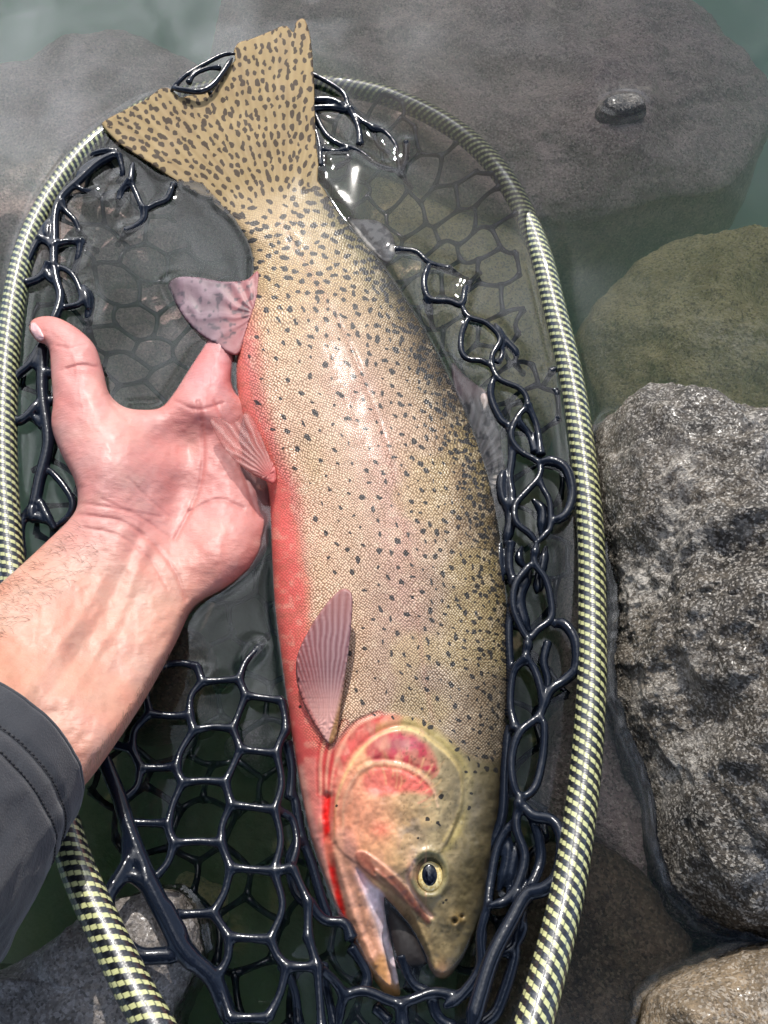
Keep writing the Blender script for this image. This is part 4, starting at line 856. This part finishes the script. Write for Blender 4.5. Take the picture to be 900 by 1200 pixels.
T([(152,985),(158,1010),(168,1030)], 21, 2.2, 1.8); T([(132,1040),(150,1026),(172,1034)], [25,23,22], 1.2, 1.6); T([(144,937),(142,944)], 17, 1.5)
# upper left
T([(139,179),(115,191),(93,211),(73,230),(65,250),(64,277),(63,306),(66,328),(71,348),(66,368),(52,398)], [3,3,3,3,3,3,3,3,3,4,4], 1.5, 1.6, 0)
T([(138,176),(112,180),(103,188)], [3,1,-1], 1.8, 1.0); T([(132,182),(105,194),(88,212)], 2, 1.6)
T([(139,181),(144,203),(139,215)], [3,1,-3], 1.0); T([(86,216),(98,223),(110,225)], [3,2,-1], .9); T([(72,236),(76,246),(88,259),(94,274)], [3,2,1,-1], 1.1); T([(65,286),(80,283),(96,284)], [3,2,1], 1.1)
T([(95,282),(92,301),(86,320)], [1,0,-3], 1.2); T([(61,256),(52,268),(46,279),(37,296),(28,320),(30,332)], [3,3,3,3,3,3], 1.5, 1.0); T([(30,332),(46,326),(59,311)], 3, 1.2, 1.6); T([(46,279),(56,284),(63,290)], 3, 1.3); T([(58,258),(56,276),(62,284)], 3, 1.9)
T([(64,306),(54,316),(64,334)], 3, 1.6); T([(66,311),(84,321),(94,340),(95,354),(84,359),(72,361),(64,366)], [3,3,3,3,3,3,3], 1.1)
T([(100,336),(106,352),(104,372),(104,388)], [1,0,-1,-4], 1.6); T([(98,335),(101,350),(104,362)], 2, 1.8)
T([(156,191),(154,211),(160,228),(169,244),(183,239),(196,233),(203,216)], [3,3,2,2,2,2,3], 1.1, 1.2, 0); T([(154,212),(143,224),(141,236)], [3,1,-1], 1.3); T([(169,244),(168,258),(158,267),(148,272)], [2,1,0,-1], 1.3)
T([(50,400),(42,414),(34,428),(20,440),(13,456),(13,482),(20,494),(34,486),(46,470)], [4,4,4,4,4,4,4,4,4], 1.3, 1.6); T([(52,404),(50,430),(50,465),(56,508),(55,530),(47,560),(42,584),(38,600)], [3,3,3,3,3,3,3,3], 2.0, 1.8, 0)
T([(50,402),(44,422),(47,440)], 3, 1.7); T([(36,484),(47,496),(54,508)], 3, 1.5); T([(50,465),(42,478),(32,488)], 3, 1.8); T([(55,437),(64,438)], 3, 1.1); T([(54,470),(64,470)], 2, 1.1)
T([(55,548),(72,566),(85,588),(80,606),(64,618)], [3,3,3,2,1], 1.1); T([(43,580),(54,603),(64,620)], 3, 1.5); T([(40,590),(30,603),(25,618),(25,636),(28,656)], [3,3,3,4,5], 1.2); T([(40,585),(38,606),(52,606)], 3, 1.9); T([(30,602),(44,606),(58,614)], 3, 1.5); T([(57,512),(66,517)], 1, 1.0)
T([(200,108),(207,99),(218,88),(240,75),(262,64),(276,63)], [4,7,8,8,8,8], 1.0, .9, 0); T([(202,103),(218,106),(236,107),(250,99),(262,84),(272,68)], [6,8,8,8,8,8], 1.2, 1.1, 0); T([(221,97),(228,87),(244,80),(258,79)], 8, .9)
# upper right beside the tail
T([(360,84),(384,96),(403,110),(410,128),(428,144),(449,153),(464,172),(468,202)], [5,4,4,3,3,2,1,-1], 1.0, 1.0, 0); T([(360,118),(388,118),(408,128)], 3, 1.5); T([(360,128),(386,126),(410,130)], 2, 1.3); T([(368,131),(381,156),(396,168),(420,177),(442,193),(466,201)], [2,2,2,1,0,-1], 1.1)
T([(410,128),(420,150),(422,170)], [3,2,1], 1.2); T([(428,144),(438,151),(448,153)], 2, 1.6); T([(476,168),(475,188),(468,203)], [0,-1,-2], 1.2); T([(437,152),(443,170),(456,180)], [0,-3,-4], .9); T([(365,150),(380,174),(378,200)], [0,-2,-5], 1.1); T([(378,176),(394,178),(408,176)], [0,0,1], 1.1); T([(366,140),(374,168),(376,195)], 0, 1.0); T([(392,196),(408,188),(404,176)], -4, 1.0)
# right hand chain
T([(464,293),(487,295),(503,308),(526,316)], [0,.5,.5,-1], 1.1); T([(503,309),(497,330),(503,350),(527,353),(541,357),(545,340),(549,333)], [0,1,1,1,1,0,-1], 1.2); T([(500,350),(503,364)], [0,-2], 1.1)
T([(541,357),(549,371),(570,379),(586,397),(577,416),(577,430),(586,445),(610,456),(618,473),(605,491),(599,512),(610,529),(631,542),(632,558),(618,575),(604,592),(605,612),(621,626),(629,637)], [1,2,2,2,2,2,3,3,3,3,3,3,4,5,5,5,6,6,6], .95, 1.1, 0)
T([(549,371),(541,392),(541,412),(549,421),(565,423),(576,430)], [2,1,1,1,2,2], 1.1, 1.0, 0); T([(580,379),(590,397),(605,414),(602,424)], [0,0,0,-1], 1.4); T([(588,400),(588,418),(582,426)], 0, .9); T([(578,443),(575,464),(586,491),(597,502),(600,533),(597,560),(600,582),(595,600)], [2,1,1,1,1,1,2,2], 1.3, 1.4, 0)
T([(618,474),(629,500),(634,533)], [3,2,3], 1.1); T([(606,494),(620,510),(628,530)], [2,0,1], 1.2); T([(613,470),(598,475),(590,486)], [-3,-4,-4], .9)
T([(634,541),(650,541),(665,552),(671,580),(663,603),(646,612)], [5,6,7,7,7,6], 1.7, 1.4, 0); T([(629,637),(639,626),(645,617),(644,588),(635,570),(632,556)], [6,6,6,6,5,5], 1.0, 1.0, 0)
T([(629,637),(626,658),(639,678),(645,699),(646,724),(630,738),(619,748),(607,728),(601,708),(604,685),(616,668),(626,658)], 7, 1.1, 1.1, 0); T([(629,637),(627,648),(626,658)], 7, 1.6); T([(619,748),(617,769),(626,784),(634,808),(634,836),(610,857),(600,885),(601,916),(610,934),(627,923),(636,888),(638,853),(634,838)], [7,8,8,9,9,10,10,11,11,11,10,10,10], 1.2, 1.1, 0); T([(619,748),(618,765)], 8, 1.7)
T([(617,771),(602,787),(598,825),(604,855)], [8,6,6,8], 1.1); T([(648,733),(660,731),(674,750),(675,782),(662,797),(644,810),(636,834)], [6,8,10,10,9,9,9], 1.6, 1.3, 0); T([(642,752),(637,776),(642,797),(640,820)], [4,4,4,4], 1.3, 1.1, 0)
T([(586,636),(585,660),(589,682)], 3, 1.4); T([(598,636),(597,664),(603,686)], 4, 1.2); T([(590,552),(587,568),(589,584),(596,600),(597,630)], 1, 1.7, 1.2, 0); T([(612,640),(608,655),(618,668)], 1, 1.4); T([(621,668),(608,700),(614,730),(622,742)], 2, 2.0); T([(640,640),(630,690),(636,676)], 1, 1.6); T([(624,585),(636,600),(634,628)], 1, 1.8); T([(603,596),(598,616),(592,640)], 1, 1.7)
T([(600,700),(596,740),(598,790),(596,840)], 4, 1.3, 1.2, 0); T([(610,934),(605,969),(615,1004),(606,1039),(592,1056),(573,1062)], [11,12,13,14,14,14], 1.2, 1.2, 0); T([(610,930),(608,955)], 12, 1.7)
T([(612,940),(624,956),(648,962),(659,986),(654,1025),(638,1042),(617,1049),(600,1078),(578,1120),(564,1162),(552,1205)], [12,14,17,19,20,19,17,18,20,22,24], 1.4, 2.0, 0)
T([(603,960),(584,990),(575,1032),(571,1062),(563,1095),(563,1133),(540,1167),(520,1180)], [10,9,10,12,12,12,12,12], 1.1, 1.2, 0); T([(624,957),(632,985),(633,1012),(620,1044)], [13,12,12,15], 1.3, 1.3, 0); T([(615,1056),(604,1098),(602,1125),(590,1165),(578,1190),(555,1205)], [14,12,12,12,12,12], 1.3, 1.5, 0); T([(596,975),(594,1010),(584,1045)], 8, 1.5); T([(610,980),(602,1010),(596,1045)], 8, 1.5)
T([(558,1030),(570,1000),(588,960),(592,900),(596,850)], [4,4,5,5,5], 1.3, 1.3, 0); T([(598,1085),(608,1070),(612,1090),(598,1112),(580,1118)], 12, 1.3)
# under the jaws
T([(396,1205),(402,1172),(418,1162),(434,1163),(468,1175),(508,1163),(540,1166),(560,1146),(564,1110),(566,1080)], [12,12,12,12,12,11,11,11,11,12], 1.2, 1.2, 0); T([(470,1175),(472,1205)], 12, 1.2)
T([(372,1133),(392,1150),(404,1168)], [18,14,12], 1.0); T([(361,1057),(380,1078),(404,1082),(412,1100)], 6, 1.2); T([(412,1110),(430,1140),(428,1160)], 4, 1.1); T([(440,1180),(456,1196)], 8, 1.0); T([(505,1165),(512,1190),(530,1205)], 9, 1.2); T([(470,1120),(482,1150),(500,1164)], 0, 1.1); T([(478,1095),(486,1125),(478,1160)], -4, 1.0)
T([(340,1020),(348,990),(342,960),(324,949)], [12,8,6,9], 1.0); T([(345,930),(352,975),(366,1015),(376,1050),(388,1085)], [1,1,1,1,1], 1.3, 1.3, 0); T([(350,985),(338,1010),(346,1045),(362,1060)], 3, 1.1); T([(378,1130),(384,1165),(392,1200)], [10,8,8], 1.0); T([(330,1130),(345,1160),(350,1200)], [4,4,4], 1.0); T([(336,870),(342,900),(340,935)], 1, 1.2)
T([(672,410),(668,420),(656,432),(648,433)], [3,1,0,0], 1.0, .7)
for a_, b_, z0_ in (((110,225),(126,240),-1),((94,274),(106,284),-1),((96,284),(114,294),1),((141,236),(136,252),-1),((148,272),(138,287),-1),((203,216),(214,230),2),((104,388),(110,404),-4),((526,316),(547,328),-1),((549,333),(562,320),-1),((503,364),(507,384),-2),((602,424),(613,438),-1),((468,202),(482,220),-1),((302,761),(314,746),-1),((648,433),(638,450),0),((378,200),(384,220),-5),((86,320),(92,336),-3),((64,618),(60,640),1),((600,1045),(600,1062),12)):
    m2 = ((a_[0] + b_[0]) / 2, (a_[1] + b_[1]) / 2); strand([a_, m2, b_], [z0_, min(z0_, 0) - 4, -13], 1.0, .8)
no = net.build('netting', RB, NET)
rm = no.modifiers.new('remesh', 'REMESH'); rm.mode = 'VOXEL'; rm.voxel_size = .00042; rm.use_smooth_shade = True
smo = no.modifiers.new('smooth', 'SMOOTH'); smo.factor = .6; smo.iterations = 14
# the bag below the surface: a sagging honeycomb of the same rubber, reaching from the hoop to the bed
bag = Soup(); hin = hpx[3:40, :2]
CS = .0125; 
hxy = hcurve[::8, :2]
def bagz(x, y):
    d = seg_dist(np.array([[x, y]]), hxy)[0][0]; s = min(1, d / .070); return -.004 - .030 * (s * s * (3 - 2 * s)) + .006 * math.sin(x * 55) * math.cos(y * 48)
nodes = {}
def bn(i, j):
    k = (round(i, 3), round(j, 3))
    if k not in nodes:
        x = i + RNG.normal() * .0013; y = j + RNG.normal() * .0013
        ins = bool(inside(np.array([x]), np.array([y]), hxy)[0]); ins = ins and seg_dist(np.array([[x, y]]), hxy)[0][0] > .004; nodes[k] = (x, y, bagz(x, y) + RNG.normal() * .0015) if ins else None
    return nodes[k]
ex = CS * math.sqrt(3) * .93; ey = CS * 1.5 * .98
for jj in range(-16, 20):
    for ii in range(-14, 15):
        cx = ii * ex + (jj % 2) * ex / 2; cy = jj * ey
        vs = [(cx + CS * .93 * math.sin(k * math.pi / 3), cy + CS * .98 * math.cos(k * math.pi / 3)) for k in range(6)]
        for k in range(3):
            a, b = bn(*vs[k]), bn(*vs[k + 1])
            if a is None or b is None: continue
            a, b = np.array(a), np.array(b); t = np.linspace(0, 1, 6)[:, None]
            mid_ = RNG.normal(size=3) * .0009; V, F = tube(a + (b - a) * t + mid_ * np.sin(t * math.pi), (1.0 + .55 * (np.abs(t[:, 0] - .5) * 2) ** 3) / 1000 * 1.2, 6); bag.add(V, F)
bo = bag.build('netting', RB, NET); bo['label'] = 'submerged honeycomb netting of the net bag'

# ------------------------------------------------------------------ water
wx_ = axis_grid(-.27, .27, .0015, 30, 1.4); wy_ = axis_grid(-.215, .40, .0015, 30, 1.4)
X, Y = np.meshgrid(wx_, wy_, indexing='ij')
dg = bpy.context.evaluated_depsgraph_get()
trees = []
for o in (fish, tailo, hand, no) + tuple(x for x in COL.objects if x.name.startswith(('dry_granite', 'peak', 'anal_fin', 'pelvic', 'hoop'))):
    me_e = o.evaluated_get(dg).data; vv = np.empty(len(me_e.vertices) * 3); me_e.vertices.foreach_get('co', vv); trees.append((BVHTree.FromObject(o, dg), 1.0 if not o.name.startswith('dry') else .8, vv.reshape(-1, 3)))
Z = .00035 * fbm(X * 22, Y * 14, 1, 2) * sm(.6, .4, np.hypot(X, Y)) * 0
near = (np.hypot(X, Y) < 1.2)
far = sm(.08, .30, Y)
Z = (.00022 * fbm(X * 20, Y * 15, 1, 3) + far * (.0018 * fbm(X * 16 + 3, Y * 12, 2, 2))) * near + .0001
men = np.zeros(X.size); co = np.stack([X.ravel(), Y.ravel()], 1); sel = np.nonzero((np.abs(co[:, 0]) < .27) & (co[:, 1] > -.215) & (co[:, 1] < .40))[0]
mark = np.zeros((140, 170), bool)
for t_, a_, vv in trees:
    i_ = ((vv[:, 0] + .28) / .004).astype(int); j_ = ((vv[:, 1] + .225) / .004).astype(int); ok = (np.abs(vv[:, 2]) < .009) & (i_ > 2) & (i_ < 137) & (j_ > 2) & (j_ < 167)
    mark[i_[ok], j_[ok]] = True
for _ in range(2): mark = mark | np.roll(mark, 1, 0) | np.roll(mark, -1, 0) | np.roll(mark, 1, 1) | np.roll(mark, -1, 1)
sel = sel[mark[((co[sel, 0] + .28) / .004).astype(int), ((co[sel, 1] + .225) / .004).astype(int).clip(0, 169)]]
for k in sel.tolist():
    x, y = co[k]; b = 9; b_best = 0
    for t, a, _v in trees:
        r = t.find_nearest((x, y, 0), .008)
        if r[0] is None: continue
        u_ = min(1, max(0, (r[0].z + .0028) / .0024)); hgt = .0008 * math.exp(-r[3] / a / .0022) * u_ * u_ * (3 - 2 * u_)
        if hgt > b_best: b_best = hgt; b = 1
    if b < 9: men[k] = b_best
Z = Z.ravel() + men
nu, nv = len(wx_), len(wy_)
V = np.stack([X.ravel(), Y.ravel(), Z], 1); F = tri_quads(nu, nv)
# closed body of water: outer rim and floor a little below the bed
rim = np.concatenate([np.arange(nu) * nv, (nu - 1) * nv + np.arange(1, nv), (np.arange(nu - 1)[::-1]) * nv + nv - 1, np.arange(1, nv - 1)[::-1]])
nb = len(V); low = V[rim].copy(); low[:, 2] = -1.0; V = np.vstack([V, low]); k = np.arange(len(rim)); k2 = (k + 1) % len(rim)
Fl = F.tolist() + np.stack([rim[k2], rim[k], nb + k, nb + k2], 1).tolist() + [(nb + k[::-1]).tolist()]
wo = mesh_obj('water', V, Fl, mat_water(), smooth=True)
bw = wo.data.polygons; 
tag(wo, kind='structure')
